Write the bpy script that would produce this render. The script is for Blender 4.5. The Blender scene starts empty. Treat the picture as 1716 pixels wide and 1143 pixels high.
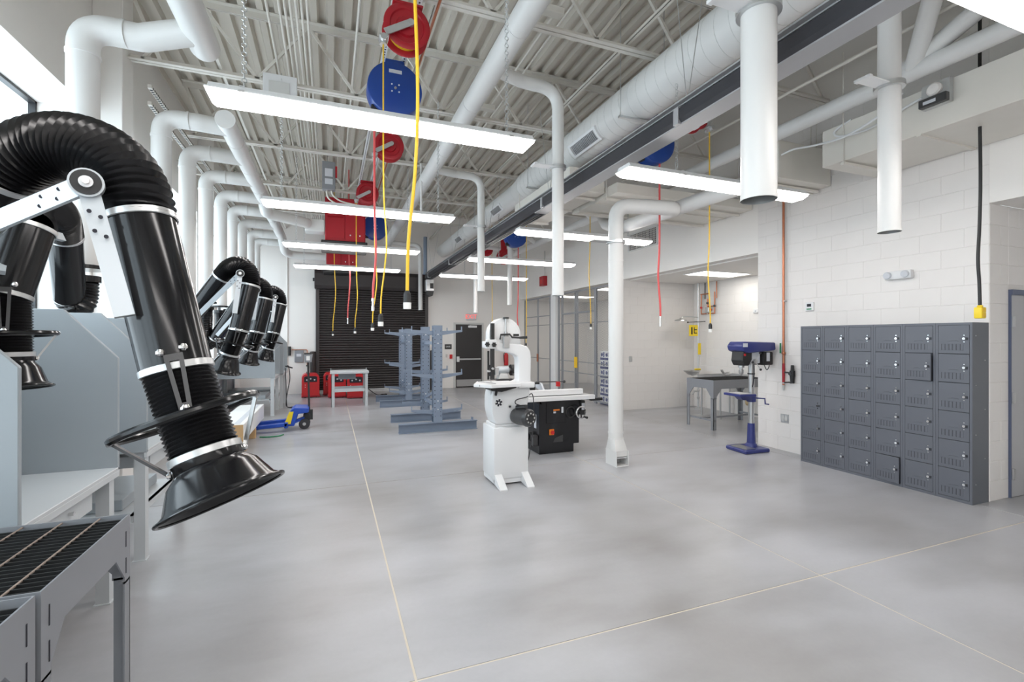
import bpy, bmesh, math, random
from mathutils import Vector, Matrix, Quaternion
random.seed(7)
S = bpy.context.scene
COL = S.collection
PI = math.pi
V = Vector

# ------------------------------------------------------------------ camera
cam_d = bpy.data.cameras.new('camera')
cam_d.sensor_width = 36.0
cam_d.lens = 36.0 * 789.0 / 1716.0
cam_d.shift_y = -5.5 / 1716.0
cam_d.clip_start = 0.05
cam_d.clip_end = 200
cam = bpy.data.objects.new('camera', cam_d)
COL.objects.link(cam)
cam.location = (0, 0, 1.68)
cam.rotation_euler = (PI / 2, 0, -math.atan(305.0 / 789.0))
S.camera = cam

# ------------------------------------------------------------------ daylight and exposure
W = bpy.data.worlds.new('overcast_sky')
S.world = W
W.use_nodes = True
bg = W.node_tree.nodes['Background']
bg.inputs[0].default_value = (0.86, 0.93, 1.0, 1)
bg.inputs[1].default_value = 2.4
W.cycles.sampling_method = 'NONE'      # the sky only enters through the windows
S.view_settings.view_transform = 'Standard'
S.view_settings.look = 'None'
S.view_settings.exposure = 1.05
S.view_settings.gamma = 1.0
S.view_settings.use_curve_mapping = False
LAMP = 9.2            # radiance of the fluorescent lenses
try:
    S.cycles.use_denoising = True
    S.cycles.max_bounces = 7
    S.cycles.use_light_tree = False
    S.cycles.diffuse_bounces = 4
    S.cycles.glossy_bounces = 3
    S.cycles.adaptive_threshold = 0.025
    S.cycles.transparent_max_bounces = 8
    S.cycles.sample_clamp_indirect = 6.0
    S.cycles.caustics_reflective = False
    S.cycles.caustics_refractive = False
except Exception:
    pass

# ------------------------------------------------------------------ materials
MATS = {}
def mat(name, col, rough=0.5, metal=0.0, var=0.04, scale=6.0, emit=0.0, bump=0.0, coat=0.0, spec=0.5, bscale=None):
    m = bpy.data.materials.new(name)
    m.use_nodes = True
    nt = m.node_tree
    p = nt.nodes['Principled BSDF']
    p.inputs['Roughness'].default_value = rough
    p.inputs['Metallic'].default_value = metal
    p.inputs['Specular IOR Level'].default_value = spec
    p.inputs['Coat Weight'].default_value = coat
    c = (col[0], col[1], col[2], 1)
    tc = nt.nodes.new('ShaderNodeTexCoord')
    nz = nt.nodes.new('ShaderNodeTexNoise')
    nz.inputs['Scale'].default_value = scale
    nz.inputs['Detail'].default_value = 3
    nt.links.new(tc.outputs['Object'], nz.inputs['Vector'])
    mx = nt.nodes.new('ShaderNodeMix')
    mx.data_type = 'RGBA'
    mx.inputs[6].default_value = tuple(max(0, q * (1 - var)) for q in col) + (1,)
    mx.inputs[7].default_value = tuple(min(1, q * (1 + var)) for q in col) + (1,)
    nt.links.new(nz.outputs['Fac'], mx.inputs[0])
    nt.links.new(mx.outputs[2], p.inputs['Base Color'])
    if bump:
        b = nt.nodes.new('ShaderNodeBump')
        b.inputs['Strength'].default_value = bump
        b.inputs['Distance'].default_value = 0.004
        n2 = nt.nodes.new('ShaderNodeTexNoise')
        n2.inputs['Scale'].default_value = bscale or scale * 8
        nt.links.new(tc.outputs['Object'], n2.inputs['Vector'])
        nt.links.new(n2.outputs['Fac'], b.inputs['Height'])
        nt.links.new(b.outputs['Normal'], p.inputs['Normal'])
    if emit:
        p.inputs['Emission Color'].default_value = c
        p.inputs['Emission Strength'].default_value = emit
    MATS[name] = m
    return m

mat('wall_paint', (0.86, 0.83, 0.795), 0.65, var=0.02, scale=2, bump=0.15, bscale=90)
mat('block_paint', (0.80, 0.77, 0.745), 0.55, var=0.02, scale=3, bump=0.25, bscale=120)
mat('mortar_paint', (0.76, 0.73, 0.70), 0.7, var=0.03)
mat('ceiling_paint', (0.68, 0.635, 0.56), 0.6, var=0.03, scale=2)
mat('joist_paint', (0.74, 0.71, 0.65), 0.5, var=0.03)
mat('duct_paint', (0.71, 0.705, 0.69), 0.38, var=0.012, scale=2)
mat('duct_seam', (0.62, 0.62, 0.60), 0.4)
mat('white_paint', (0.76, 0.765, 0.77), 0.3, var=0.012)
mat('bright_white', (0.82, 0.82, 0.82), 0.35, var=0.01)
mat('lamp_lens', (1.0, 0.955, 0.93), 0.4, var=0.0, emit=LAMP)
mat('panel_lens', (1.0, 0.96, 0.89), 0.4, var=0.0, emit=LAMP * 0.4)
mat('galvanised', (0.62, 0.63, 0.63), 0.35, 0.8, var=0.08, scale=20)
mat('chrome', (0.82, 0.82, 0.82), 0.16, 1.0, var=0.02)
mat('steel', (0.55, 0.55, 0.55), 0.3, 0.9, var=0.05)
mat('dark_steel', (0.07, 0.07, 0.072), 0.35, 0.4, var=0.1)
mat('black_gloss', (0.006, 0.006, 0.007), 0.16, var=0.1, spec=0.4)
mat('black_hose', (0.006, 0.006, 0.007), 0.24, var=0.2, scale=30, bump=0.15, bscale=40)
mat('black_plastic', (0.02, 0.02, 0.021), 0.45, var=0.1)
mat('rubber', (0.035, 0.035, 0.04), 0.55, var=0.1)
mat('arm_silver', (0.55, 0.59, 0.62), 0.35, 0.35, var=0.03)
mat('booth_grey', (0.36, 0.395, 0.42), 0.38, var=0.02)
mat('booth_light', (0.56, 0.585, 0.60), 0.4, var=0.02)
mat('table_grey', (0.27, 0.28, 0.30), 0.4, 0.2, var=0.04)
mat('grate_black', (0.012, 0.012, 0.012), 0.5, var=0.1)
mat('rust_bar', (0.30, 0.24, 0.20), 0.6, 0.3, var=0.3, scale=40)
mat('locker_grey', (0.125, 0.133, 0.155), 0.4, 0.1, var=0.02)
mat('locker_dark', (0.03, 0.032, 0.038), 0.5)
mat('rack_blue', (0.215, 0.265, 0.345), 0.42, 0.1, var=0.05, scale=10)
mat('hole_dark', (0.02, 0.02, 0.03), 0.7)
mat('red_paint', (0.40, 0.012, 0.022), 0.35, var=0.05)
mat('red_bright', (0.62, 0.02, 0.025), 0.35, var=0.05)
mat('blue_paint', (0.012, 0.055, 0.28), 0.3, var=0.04)
mat('jack_blue', (0.015, 0.07, 0.42), 0.32, var=0.04)
mat('drill_blue', (0.035, 0.045, 0.19), 0.32, var=0.04)
mat('yellow', (0.85, 0.62, 0.02), 0.4, var=0.03)
mat('yellow_cord', (0.80, 0.50, 0.02), 0.45, var=0.05)
mat('red_hose', (0.72, 0.10, 0.10), 0.45, var=0.05)
mat('copper', (0.52, 0.20, 0.11), 0.35, 0.75, var=0.1, scale=20)
mat('orange', (0.80, 0.22, 0.02), 0.45)
mat('shutter_brown', (0.042, 0.036, 0.036), 0.45, 0.1, var=0.05)
mat('door_brown', (0.034, 0.031, 0.031), 0.4, var=0.04)
mat('door_grey', (0.45, 0.45, 0.46), 0.45, var=0.02)
mat('frame_blue', (0.10, 0.12, 0.19), 0.45)
mat('cage_grey', (0.30, 0.31, 0.33), 0.45, 0.3)
mat('rail_black', (0.030, 0.030, 0.036), 0.5, var=0.15, scale=8)
mat('rail_alu', (0.42, 0.42, 0.43), 0.5, 0.4, var=0.05)
mat('window_frame', (0.02, 0.022, 0.025), 0.4)
mat('sign_red', (0.85, 0.10, 0.07), 0.5, emit=0.6)
mat('cardboard', (0.55, 0.36, 0.18), 0.8, var=0.06)
mat('carton_white', (0.82, 0.82, 0.80), 0.6, var=0.02)
mat('carton_blue', (0.10, 0.11, 0.25), 0.6, var=0.1)
mat('saw_black', (0.010, 0.010, 0.012), 0.2, var=0.08)
mat('cast_iron', (0.50, 0.505, 0.51), 0.35, 0.5, var=0.04)
mat('joint_filler', (0.64, 0.58, 0.48), 0.7, var=0.06)
mat('green', (0.02, 0.25, 0.10), 0.5)
mat('beige_filter', (0.62, 0.47, 0.27), 0.8)
mat('sticker', (0.62, 0.64, 0.68), 0.5)

for _n in ('lamp_lens', 'panel_lens'): MATS[_n].cycles.emission_sampling = 'FRONT'
MATS['sign_red'].cycles.emission_sampling = 'NONE'

# window glass: thin clear pane
g = bpy.data.materials.new('window_glass'); g.use_nodes = True
nt = g.node_tree
for n in list(nt.nodes): nt.nodes.remove(n)
out = nt.nodes.new('ShaderNodeOutputMaterial')
tr = nt.nodes.new('ShaderNodeBsdfTransparent'); tr.inputs[0].default_value = (0.93, 0.97, 0.98, 1)
gl = nt.nodes.new('ShaderNodeBsdfGlossy'); gl.inputs['Roughness'].default_value = 0.03
fr = nt.nodes.new('ShaderNodeValue'); fr.outputs[0].default_value = 0.06
ms = nt.nodes.new('ShaderNodeMixShader')
nt.links.new(fr.outputs[0], ms.inputs[0]); nt.links.new(tr.outputs[0], ms.inputs[1]); nt.links.new(gl.outputs[0], ms.inputs[2])
nt.links.new(ms.outputs[0], out.inputs[0])
MATS['window_glass'] = g

# sealed concrete: broad trowel clouds, fine mottling, satin gloss
m = bpy.data.materials.new('concrete'); m.use_nodes = True
nt = m.node_tree; p = nt.nodes['Principled BSDF']; L = nt.links.new
tc = nt.nodes.new('ShaderNodeTexCoord')
def noise(scale, detail, rough=0.55, dist=0.0, vec=None):
    n = nt.nodes.new('ShaderNodeTexNoise')
    n.inputs['Scale'].default_value = scale; n.inputs['Detail'].default_value = detail
    n.inputs['Roughness'].default_value = rough; n.inputs['Distortion'].default_value = dist
    L(vec or tc.outputs['Object'], n.inputs['Vector'])
    return n
def ramp(src, stops):
    r = nt.nodes.new('ShaderNodeValToRGB')
    e = r.color_ramp.elements
    e[0].position, e[0].color = stops[0][0], stops[0][1] + (1,)
    e[1].position, e[1].color = stops[-1][0], stops[-1][1] + (1,)
    for q, c in stops[1:-1]:
        z = e.new(q); z.color = c + (1,)
    L(src, r.inputs[0]); return r
def mixc(kind, fac, a, b):
    x = nt.nodes.new('ShaderNodeMix'); x.data_type = 'RGBA'; x.blend_type = kind
    if isinstance(fac, float): x.inputs[0].default_value = fac
    else: L(fac, x.inputs[0])
    for s, v in ((6, a), (7, b)):
        if isinstance(v, tuple): x.inputs[s].default_value = v + (1,)
        else: L(v, x.inputs[s])
    return x.outputs[2]
mp = nt.nodes.new('ShaderNodeMapping'); mp.inputs['Rotation'].default_value = (0, 0, 0.5); mp.inputs['Scale'].default_value = (1.0, 2.4, 1)
L(tc.outputs['Object'], mp.inputs[0])
big = noise(0.5, 3.0, 0.5, 0.0)
streak = noise(1.1, 3.0, 0.5, 0.0, mp.outputs[0])
fine = noise(30.0, 2, 0.6, 0.0)
r1 = ramp(big.outputs[0], [(0.28, (0.29, 0.282, 0.278)), (0.5, (0.385, 0.387, 0.402)), (0.72, (0.455, 0.458, 0.478))])
r2 = ramp(streak.outputs[0], [(0.25, (0.84, 0.83, 0.815)), (0.5, (1.0, 1.0, 1.0)), (0.75, (1.10, 1.10, 1.11))])
c1 = mixc('MULTIPLY', 1.0, r1.outputs[0], r2.outputs[0])
r3 = ramp(fine.outputs[0], [(0.3, (0.93, 0.93, 0.93)), (0.7, (1.05, 1.05, 1.05))])
c2 = mixc('MULTIPLY', 0.25, c1, r3.outputs[0])
L(c2, p.inputs['Base Color'])
rr = ramp(streak.outputs[0], [(0.2, (0.29, 0.29, 0.29)), (0.8, (0.31, 0.31, 0.31))])
L(rr.outputs[0], p.inputs['Roughness'])
p.inputs['Specular IOR Level'].default_value = 0.45
MATS['concrete'] = m

# ------------------------------------------------------------------ mesh builder
OFF = {}
class MB:
    """collects shapes in world (or thing-local) metres and links them as one mesh object"""
    def __init__(s): s.v = []; s.f = []; s.sm = []
    def add(s, vs, fs, smooth=False, M=None):
        o = len(s.v)
        for q in vs: s.v.append(tuple(M @ V(q)) if M else tuple(q))
        for q in fs: s.f.append([o + i for i in q]); s.sm.append(smooth)
        return s
    def box(s, x0, x1, y0, y1, z0, z1, M=None):
        return s.add([(x0,y0,z0),(x1,y0,z0),(x1,y1,z0),(x0,y1,z0),(x0,y0,z1),(x1,y0,z1),(x1,y1,z1),(x0,y1,z1)],
                     [(0,3,2,1),(4,5,6,7),(0,1,5,4),(1,2,6,5),(2,3,7,6),(3,0,4,7)], False, M)
    def bar(s, a, b, w, h=None, up=(0,0,1)):
        """rectangular bar from a to b, w across, h along up"""
        h = h or w
        a, b = V(a), V(b); d = b - a; l = d.length; d.normalize()
        u = V(up)
        if abs(d.dot(u)) > 0.98: u = V((1,0,0)) if abs(d.x) < 0.9 else V((0,1,0))
        x = d.cross(u).normalized(); u = x.cross(d).normalized()
        M = Matrix((( x.x, d.x, u.x, a.x), (x.y, d.y, u.y, a.y), (x.z, d.z, u.z, a.z), (0,0,0,1)))
        return s.box(-w/2, w/2, 0, l, -h/2, h/2, M)
    def tube(s, pts, r, n=12, cap=True, closed=False, smooth=True):
        """round tube through pts; r a number or one per point"""
        P = [V(q) for q in pts]; m = len(P)
        R = [r] * m if not hasattr(r, '__len__') else list(r)
        T = []
        for i in range(m):
            if closed: t = P[(i+1) % m] - P[i-1]
            else: t = P[min(i+1, m-1)] - P[max(i-1, 0)]
            if t.length < 1e-9: t = V((0,0,1))
            T.append(t.normalized())
        a = V((0,0,1)) if abs(T[0].z) < 0.9 else V((1,0,0))
        N = [(a - T[0] * a.dot(T[0])).normalized()]
        for i in range(1, m):
            q = T[i-1].rotation_difference(T[i]); N.append((q @ N[-1]).normalized())
        vs = []
        for i in range(m):
            B = T[i].cross(N[i])
            for k in range(n):
                an = 2 * PI * k / n
                vs.append(P[i] + (N[i] * math.cos(an) + B * math.sin(an)) * R[i])
        fs = []
        for i in range(m if closed else m - 1):
            j = (i + 1) % m
            for k in range(n):
                l = (k + 1) % n
                fs.append((i*n+k, i*n+l, j*n+l, j*n+k))
        s.add(vs, fs, smooth)
        if cap and not closed:
            s.add(vs[:n], [tuple(range(n))[::-1]]); s.add(vs[-n:], [tuple(range(n))])
        return s
    def cyl(s, a, b, r, r2=None, n=20, cap=True, smooth=True):
        return s.tube([a, b], [r, r if r2 is None else r2], n, cap, False, smooth)
    def lathe(s, c, axis, prof, n=28, smooth=True):
        """prof: list of (distance along axis, radius)"""
        ax = V(axis).normalized(); c = V(c)
        a = V((0,0,1)) if abs(ax.z) < 0.9 else V((1,0,0))
        N = (a - ax * a.dot(ax)).normalized(); B = ax.cross(N)
        vs = []
        for h, r in prof:
            for k in range(n):
                an = 2*PI*k/n
                vs.append(c + ax*h + (N*math.cos(an) + B*math.sin(an)) * max(r, 1e-4))
        fs = []
        for i in range(len(prof)-1):
            for k in range(n):
                l = (k+1) % n
                fs.append((i*n+k, i*n+l, (i+1)*n+l, (i+1)*n+k))
        return s.add(vs, fs, smooth)
    def disc(s, c, axis, r, h, n=24):
        ax = V(axis).normalized(); c = V(c)
        return s.cyl(c, c + ax*h, r, None, n)
    def prism(s, poly, t0, t1, plane='xz', M=None):
        """poly in 2-D, extruded t0..t1 along the third axis ('xz'->y, 'xy'->z, 'yz'->x)"""
        def p(a, b, t): return {'xz': (a, t, b), 'xy': (a, b, t), 'yz': (t, a, b)}[plane]
        n = len(poly)
        vs = [p(a, b, t0) for a, b in poly] + [p(a, b, t1) for a, b in poly]
        fs = [tuple(range(n))[::-1], tuple(range(n, 2*n))] + [(i, (i+1) % n, (i+1) % n + n, i + n) for i in range(n)]
        return s.add(vs, fs, False, M)
    def ring(s, c, axis, R, r, n=32, k=8, a0=0, a1=2*PI):
        ax = V(axis).normalized(); c = V(c)
        a = V((0,0,1)) if abs(ax.z) < 0.9 else V((1,0,0))
        N = (a - ax * a.dot(ax)).normalized(); B = ax.cross(N)
        full = abs(a1 - a0 - 2*PI) < 1e-6
        pts = [c + (N*math.cos(a0+(a1-a0)*i/n) + B*math.sin(a0+(a1-a0)*i/n))*R for i in range(n if full else n+1)]
        return s.tube(pts, r, k, True, full)
    def sphere(s, c, r, n=12, sc=(1,1,1)):
        c = V(c); vs = []; fs = []; m = max(4, n//2)
        for i in range(m+1):
            th = PI*i/m
            for k in range(n):
                an = 2*PI*k/n
                vs.append((c.x+r*sc[0]*math.sin(th)*math.cos(an), c.y+r*sc[1]*math.sin(th)*math.sin(an), c.z+r*sc[2]*math.cos(th)))
        for i in range(m):
            for k in range(n):
                l = (k+1) % n
                fs.append((i*n+k, (i+1)*n+k, (i+1)*n+l, i*n+l))
        return s.add(vs, fs, True)
    def build(s, name, material, parent=None, bevel=0.0, seg=1, sharp=0.6):
        me = bpy.data.meshes.new(name)
        vs = [V(q) for q in s.v]
        off = OFF.get(parent.name, V((0,0,0))) if parent else None
        if parent is None:
            xs = [q.x for q in vs]; ys = [q.y for q in vs]; zs = [q.z for q in vs]
            off = V(((min(xs)+max(xs))/2, (min(ys)+max(ys))/2, min(zs)))
        me.from_pydata([q - off for q in vs], [], s.f)
        me.polygons.foreach_set('use_smooth', s.sm)
        bm = bmesh.new(); bm.from_mesh(me)
        bmesh.ops.remove_doubles(bm, verts=bm.verts, dist=1e-6)
        bmesh.ops.recalc_face_normals(bm, faces=bm.faces)
        if bevel:
            ed = [e for e in bm.edges if len(e.link_faces) == 2 and e.calc_face_angle(0) > 0.5]
            bmesh.ops.bevel(bm, geom=ed, offset=bevel, segments=seg, profile=0.5, affect='EDGES', clamp_overlap=True)
            if seg > 1:
                for f in bm.faces: f.smooth = True
        bm.to_mesh(me); bm.free()
        if any(s.sm) or seg > 1:
            me.set_sharp_from_angle(angle=sharp)
        me.materials.append(MATS[material] if isinstance(material, str) else material)
        o = bpy.data.objects.new(name, me)
        COL.objects.link(o)
        if parent is None: o.location = off
        else: o.parent = parent
        OFF[o.name] = off
        return o
def tag(o, label, cat, group=None, kind=None):
    o['label'] = label
    if cat: o['category'] = cat
    if group: o['group'] = group
    if kind: o['kind'] = kind
    return o
def thing(name, label, cat, loc=(0,0,0), group=None):
    o = bpy.data.objects.new(name, None)
    o.empty_display_size = 0.1
    COL.objects.link(o)
    o.location = loc
    OFF[o.name] = V(loc)
    return tag(o, label, cat, group)
def struct(name, label=None, loc=(0,0,0)):
    o = bpy.data.objects.new(name, None); o.empty_display_size = 0.1
    COL.objects.link(o); o.location = loc; OFF[o.name] = V(loc)
    o['kind'] = 'structure'; o['label'] = label or name.replace('_', ' ')
    return o
def sbuild(b, name, material, label, **k):
    o = b.build(name, material, None, **k); o['kind'] = 'structure'; o['label'] = label
    return o
def child(mesh_obj, parent, loc, rz=0.0):
    """another child that shares mesh data; loc relative to parent"""
    o = mesh_obj.copy(); COL.objects.link(o); o.parent = parent; o.location = loc; o.rotation_euler = (0, 0, rz)
    OFF[o.name] = OFF.get(parent.name, V((0,0,0)))
    return o
def kids(o): return [q for q in bpy.data.objects if q.parent == o]
def dup(root, loc, rz=None, label=None, group=None):
    r = root.copy(); COL.objects.link(r); r.location = loc
    if rz is not None: r.rotation_euler = (0, 0, rz)
    if label: r['label'] = label
    if group: r['group'] = group
    for ch in root.children:
        c = ch.copy(); COL.objects.link(c); c.parent = r
        for q in ch.children:
            d = q.copy(); COL.objects.link(d); d.parent = c
    return r
def text(body, size, loc, rot, material, parent, name='lettering', ex=0.001, align='CENTER'):
    cu = bpy.data.curves.new(name, 'FONT'); cu.body = body; cu.size = size
    cu.align_x = align; cu.align_y = 'CENTER'; cu.extrude = ex
    q = bpy.data.objects.new(name, cu); COL.objects.link(q)
    me = bpy.data.meshes.new_from_object(q.evaluated_get(bpy.context.evaluated_depsgraph_get()))
    bpy.data.objects.remove(q)
    me.materials.clear(); me.materials.append(MATS[material])
    o = bpy.data.objects.new(name, me); COL.objects.link(o)
    o.parent = parent; o.location = V(loc) - OFF.get(parent.name, V((0,0,0))); o.rotation_euler = rot
    return o
def smooth_path(pts, n=8):
    """Catmull-Rom through pts"""
    P = [V(q) for q in pts]; out = []
    for i in range(len(P)-1):
        p0 = P[max(i-1,0)]; p1 = P[i]; p2 = P[i+1]; p3 = P[min(i+2,len(P)-1)]
        for k in range(n):
            t = k/n
            out.append(0.5*((2*p1)+(p2-p0)*t+(2*p0-5*p1+4*p2-p3)*t*t+(3*p1-p0-3*p2+p3)*t**3))
    out.append(P[-1]); return out
def bend(a, c, b, r, n=8):
    """points of a rounded corner a->c->b with radius r, ends included"""
    a, c, b = V(a), V(c), V(b)
    u = (a-c).normalized(); w = (b-c).normalized()
    ang = u.angle(w); t = r / math.tan(ang/2)
    t = min(t, (a-c).length*0.98, (b-c).length*0.98)
    p, q = c+u*t, c+w*t
    out = [a]
    for k in range(n+1):
        s = k/n
        out.append((p*(1-s)**2 + c*2*s*(1-s) + q*s*s))
    out.append(b); return out
def pipe_path(pts, r, n=8):
    """polyline with rounded corners"""
    P = [V(q) for q in pts]; out = [P[0]]
    for i in range(1, len(P)-1):
        seg = bend((P[i-1]+P[i])/2 if i > 1 else P[i-1], P[i], (P[i]+P[i+1])/2 if i < len(P)-2 else P[i+1], r, n)
        out += seg[1:-1]
    out.append(P[-1]); return out
# ================================================================== THE SETTING
XL, XR, YF, YB, ZD = -2.4, 6.3, 15.45, -3.0, 5.70
# floor: slabs with beige sealed joints
fl = sbuild(MB().box(-3.0, 9.3, YB-0.2, YF+0.25, -0.2, -0.003), 'floor', 'joint_filler', 'grey sealed concrete floor with pale joints')
gx = [-3.0, 0.394, 3.237, 6.08, 9.3]; gy = [YB-0.2, -1.02, 2.32, 5.66, 9.0, 12.34, YF+0.25]
for i in range(4):
    for j in range(6):
        g = 0.0065
        MB().box(gx[i]+(g if i else 0), gx[i+1]-(g if i < 3 else 0), gy[j]+(g if j else 0), gy[j+1]-(g if j < 5 else 0), -0.05, 0.0).build('concrete_slab', 'concrete', fl)

# left wall with deep window openings and pilasters
b = MB()
HZ, SZ = 4.12, 1.02
wins = [(-2.6, 6.32), (6.76, 10.70), (11.10, 15.1)]
b.box(-2.95, XL, YB-0.2, YF, 0, SZ).box(-2.95, XL, YB-0.2, YF, HZ, 5.85)
e = [YB-0.2] + [q for w in wins for q in w] + [YF]
for i in range(0, len(e), 2): b.box(-2.95, XL, e[i], e[i+1], SZ, HZ)
wl = sbuild(b, 'wall_left', 'wall_paint', 'cream left wall with tall deep windows')
for y in (6.38, 10.75):
    MB().box(XL, -2.13, y, y+0.31, 0, 5.72).build('pilaster', 'wall_paint', wl, bevel=0.006)
for n, (a, c) in enumerate(wins):
    w = struct('window_%d' % (n+1), 'tall window in the left wall, black frame', (-2.86, (a+c)/2, SZ))
    f = MB(); t = 0.028
    f.box(-2.89, -2.83, a, c, SZ, SZ+t).box(-2.89, -2.83, a, c, HZ-t, HZ).box(-2.89, -2.83, a, a+t, SZ, HZ).box(-2.89, -2.83, c-t, c, SZ, HZ)
    k = max(2, round((c-a)/1.6)); ys = [a+(c-a)*i/k for i in range(k+1)]
    for y in ys[1:-1]: f.box(-2.89, -2.83, y-t/2, y+t/2, SZ+t, HZ-t)
    f.build('window_frame', 'window_frame', w)
    for i in range(k): MB().box(-2.864, -2.858, ys[i]+t*0.4, ys[i+1]-t*0.4, SZ+t*0.6, HZ-t*0.6).build('pane', 'window_glass', w)
    MB().box(-2.83, -2.36, a, c, SZ, SZ+0.03).build('window_sill', 'bright_white', w)

# far wall and the wall behind the camera
sbuild(MB().box(-2.95, 9.2, YF, YF+0.2, 0, 5.85), 'wall_far', 'wall_paint', 'cream far wall with roller door and exit')
sbuild(MB().box(-2.95, 8.7, YB-0.2, YB, 0, 5.85), 'wall_back', 'wall_paint', 'cream wall behind the viewer')
MB().tube([(-1.18, 15.43, 0.3), (-1.18, 15.43, 4.2)], 0.014, 6).build('control_joint', 'mortar_paint', bpy.data.objects['wall_far'])

# right wall: block wall by the lockers, header above alcove, cage and door recess
bm_cache = {}
def block_wall(parent, axis, fixed, sgn, u0, u1, z0, z1, cut=None):
    """running-bond blocks standing 4 mm proud of the wall face. axis 'y': wall in plane x=fixed; axis 'x': plane y=fixed"""
    bl, bh, j = 0.4064, 0.2032, 0.004
    row = 0; z = z0; cnt = 0
    while z < z1 - 0.03:
        h = min(bh, z1 - z); u = u0 - (bl/2 if row % 2 else 0)
        while u < u1 - 0.02:
            a, c = max(u, u0), min(u + bl, u1)
            if c - a > 0.03 and cnt < 300:
                key = (axis, sgn, round(c-a, 3), round(h, 3))
                w, hh = c-a-j, h-j
                if key not in bm_cache:
                    q = MB(); d0, d1, ch = -0.02*sgn, 0.003*sgn, 0.003
                    def P(uu, dd, zz): return (dd, uu, zz) if axis == 'y' else (uu, dd, zz)
                    vs = [P(x, d0, y) for x, y in ((-w/2,-hh/2),(w/2,-hh/2),(w/2,hh/2),(-w/2,hh/2))] + \
                         [P(x, 0, y) for x, y in ((-w/2,-hh/2),(w/2,-hh/2),(w/2,hh/2),(-w/2,hh/2))] + \
                         [P(x, d1, y) for x, y in ((-w/2+ch,-hh/2+ch),(w/2-ch,-hh/2+ch),(w/2-ch,hh/2-ch),(-w/2+ch,hh/2-ch))]
                    fs = [(8,9,10,11)] + [(i, (i+1)%4, 4+(i+1)%4, 4+i) for i in range(4)] + [(4+i, 4+(i+1)%4, 8+(i+1)%4, 8+i) for i in range(4)] + [(3,2,1,0)]
                    q.add(vs, fs)
                    o = q.build('block', 'block_paint', parent); o.location = (0,0,0)
                    me = o.data
                    for vv in me.vertices: vv.co += OFF[parent.name]
                    bm_cache[key] = me
                    bpy.data.objects.remove(o)
                o = bpy.data.objects.new('block', bm_cache[key]); COL.objects.link(o); o.parent = parent
                pos = V((fixed, (a+c)/2, z+h/2)) if axis == 'y' else V(((a+c)/2, fixed, z+h/2))
                o.location = pos - OFF[parent.name]; cnt += 1
            u += bl
        z += bh; row += 1
YC = 2.735      # outside corner beside the lockers
YA = 5.53       # alcove edge
wr = sbuild(MB().box(XR, XR+0.2, YC, YA, 0, 5.85), 'wall_right', 'mortar_paint', 'cream block wall behind the grey lockers')
block_wall(wr, 'y', XR, -1, YC, YA, 0, 4.88)
MB().box(XR-0.004, XR, YC, YA, 4.88, 5.80).build('upper_wall', 'wall_paint', wr)
wd = sbuild(MB().box(XR+0.001, 8.5, YC+0.001, YC+0.2, 0, 3.06), 'wall_recess', 'mortar_paint', 'cream block wall with grey door')
block_wall(wd, 'x', YC, -1, XR+0.001, 6.646, 0, 3.06)
block_wall(wd, 'x', YC, -1, 6.646, 8.5, 2.2352, 3.06)
b = MB().box(XR, XR+0.2, YB, YC, 3.06, 5.85)
b.box(XR, XR+0.2, YA, YF, 3.02, 5.85)
sbuild(b, 'wall_header', 'wall_paint', 'cream wall above the alcove and wire cage')
b = MB().box(XR+0.2, 8.7, YB, YC, 3.06, 3.2).box(XR+0.2, 9.2, YA-0.2, YF, 3.0, 3.15)
sbuild(b, 'ceiling_low', 'wall_paint', 'low plain ceiling over alcove and recess')
wa = sbuild(MB().box(8.38, 8.58, YA-0.2, 9.4, 0, 3.0), 'wall_alcove', 'mortar_paint', 'cream block back wall of alcove')
block_wall(wa, 'y', 8.38, -1, YA, 9.22, 0, 3.0)
we = sbuild(MB().box(XR, 8.6, 9.22, 9.72, 0, 3.02), 'wall_pier', 'mortar_paint', 'cream block end wall between alcove and cage')
block_wall(we, 'x', 9.22, -1, XR, 8.38, 0, 3.02)
MB().box(XR-0.004, XR, 9.22, 9.72, 0, 3.02).build('pier_face', 'wall_paint', we)
sbuild(MB().box(XR+0.2, 8.5, YA-0.2, YA-0.001, 0, 3.0), 'wall_side', 'wall_paint', 'near side wall of alcove')
sbuild(MB().box(9.0, 9.2, 9.4, YF, 0, 3.0).box(8.58, 9.1, 9.4, 9.6, 0, 3.0), 'wall_cage_back', 'wall_paint', 'cream wall inside the caged store')
sbuild(MB().box(8.5, 8.7, YB, YC, 0, 3.06), 'wall_recess_back', 'wall_paint', 'cream wall of the door recess')

# ceiling: ribbed steel deck in sheets, ribs running away from the viewer
ce = struct('ceiling', 'painted ribbed steel roof deck', (0, 0, ZD))
pitch = 0.203; x = -2.46; nsheet = 0
while x < 6.55:
    b = MB(); w = pitch * 4
    prof = []
    for k in range(4):
        u = x + k*pitch
        prof += [(u, ZD), (u+0.075, ZD), (u+0.098, ZD+0.075), (u+pitch-0.023, ZD+0.075)]
    prof.append((x+w, ZD))
    vs = [(a, YB-0.2, z) for a, z in prof] + [(a, YF+0.1, z) for a, z in prof]
    n = len(prof); b.add(vs, [(i, i+1, n+i+1, n+i) for i in range(n-1)])
    top = [(x, YB-0.2, ZD+0.09), (x+w, YB-0.2, ZD+0.09), (x+w, YF+0.1, ZD+0.09), (x, YF+0.1, ZD+0.09)]
    b.add(top, [(0, 1, 2, 3)])
    b.build('deck_sheet', 'ceiling_paint', ce)
    x += w
sbuild(MB().box(-3.0, 6.7, YB-0.3, YF+0.2, ZD+0.1, ZD+0.25), 'ceiling_slab', 'ceiling_paint', 'roof above the steel deck')

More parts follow.
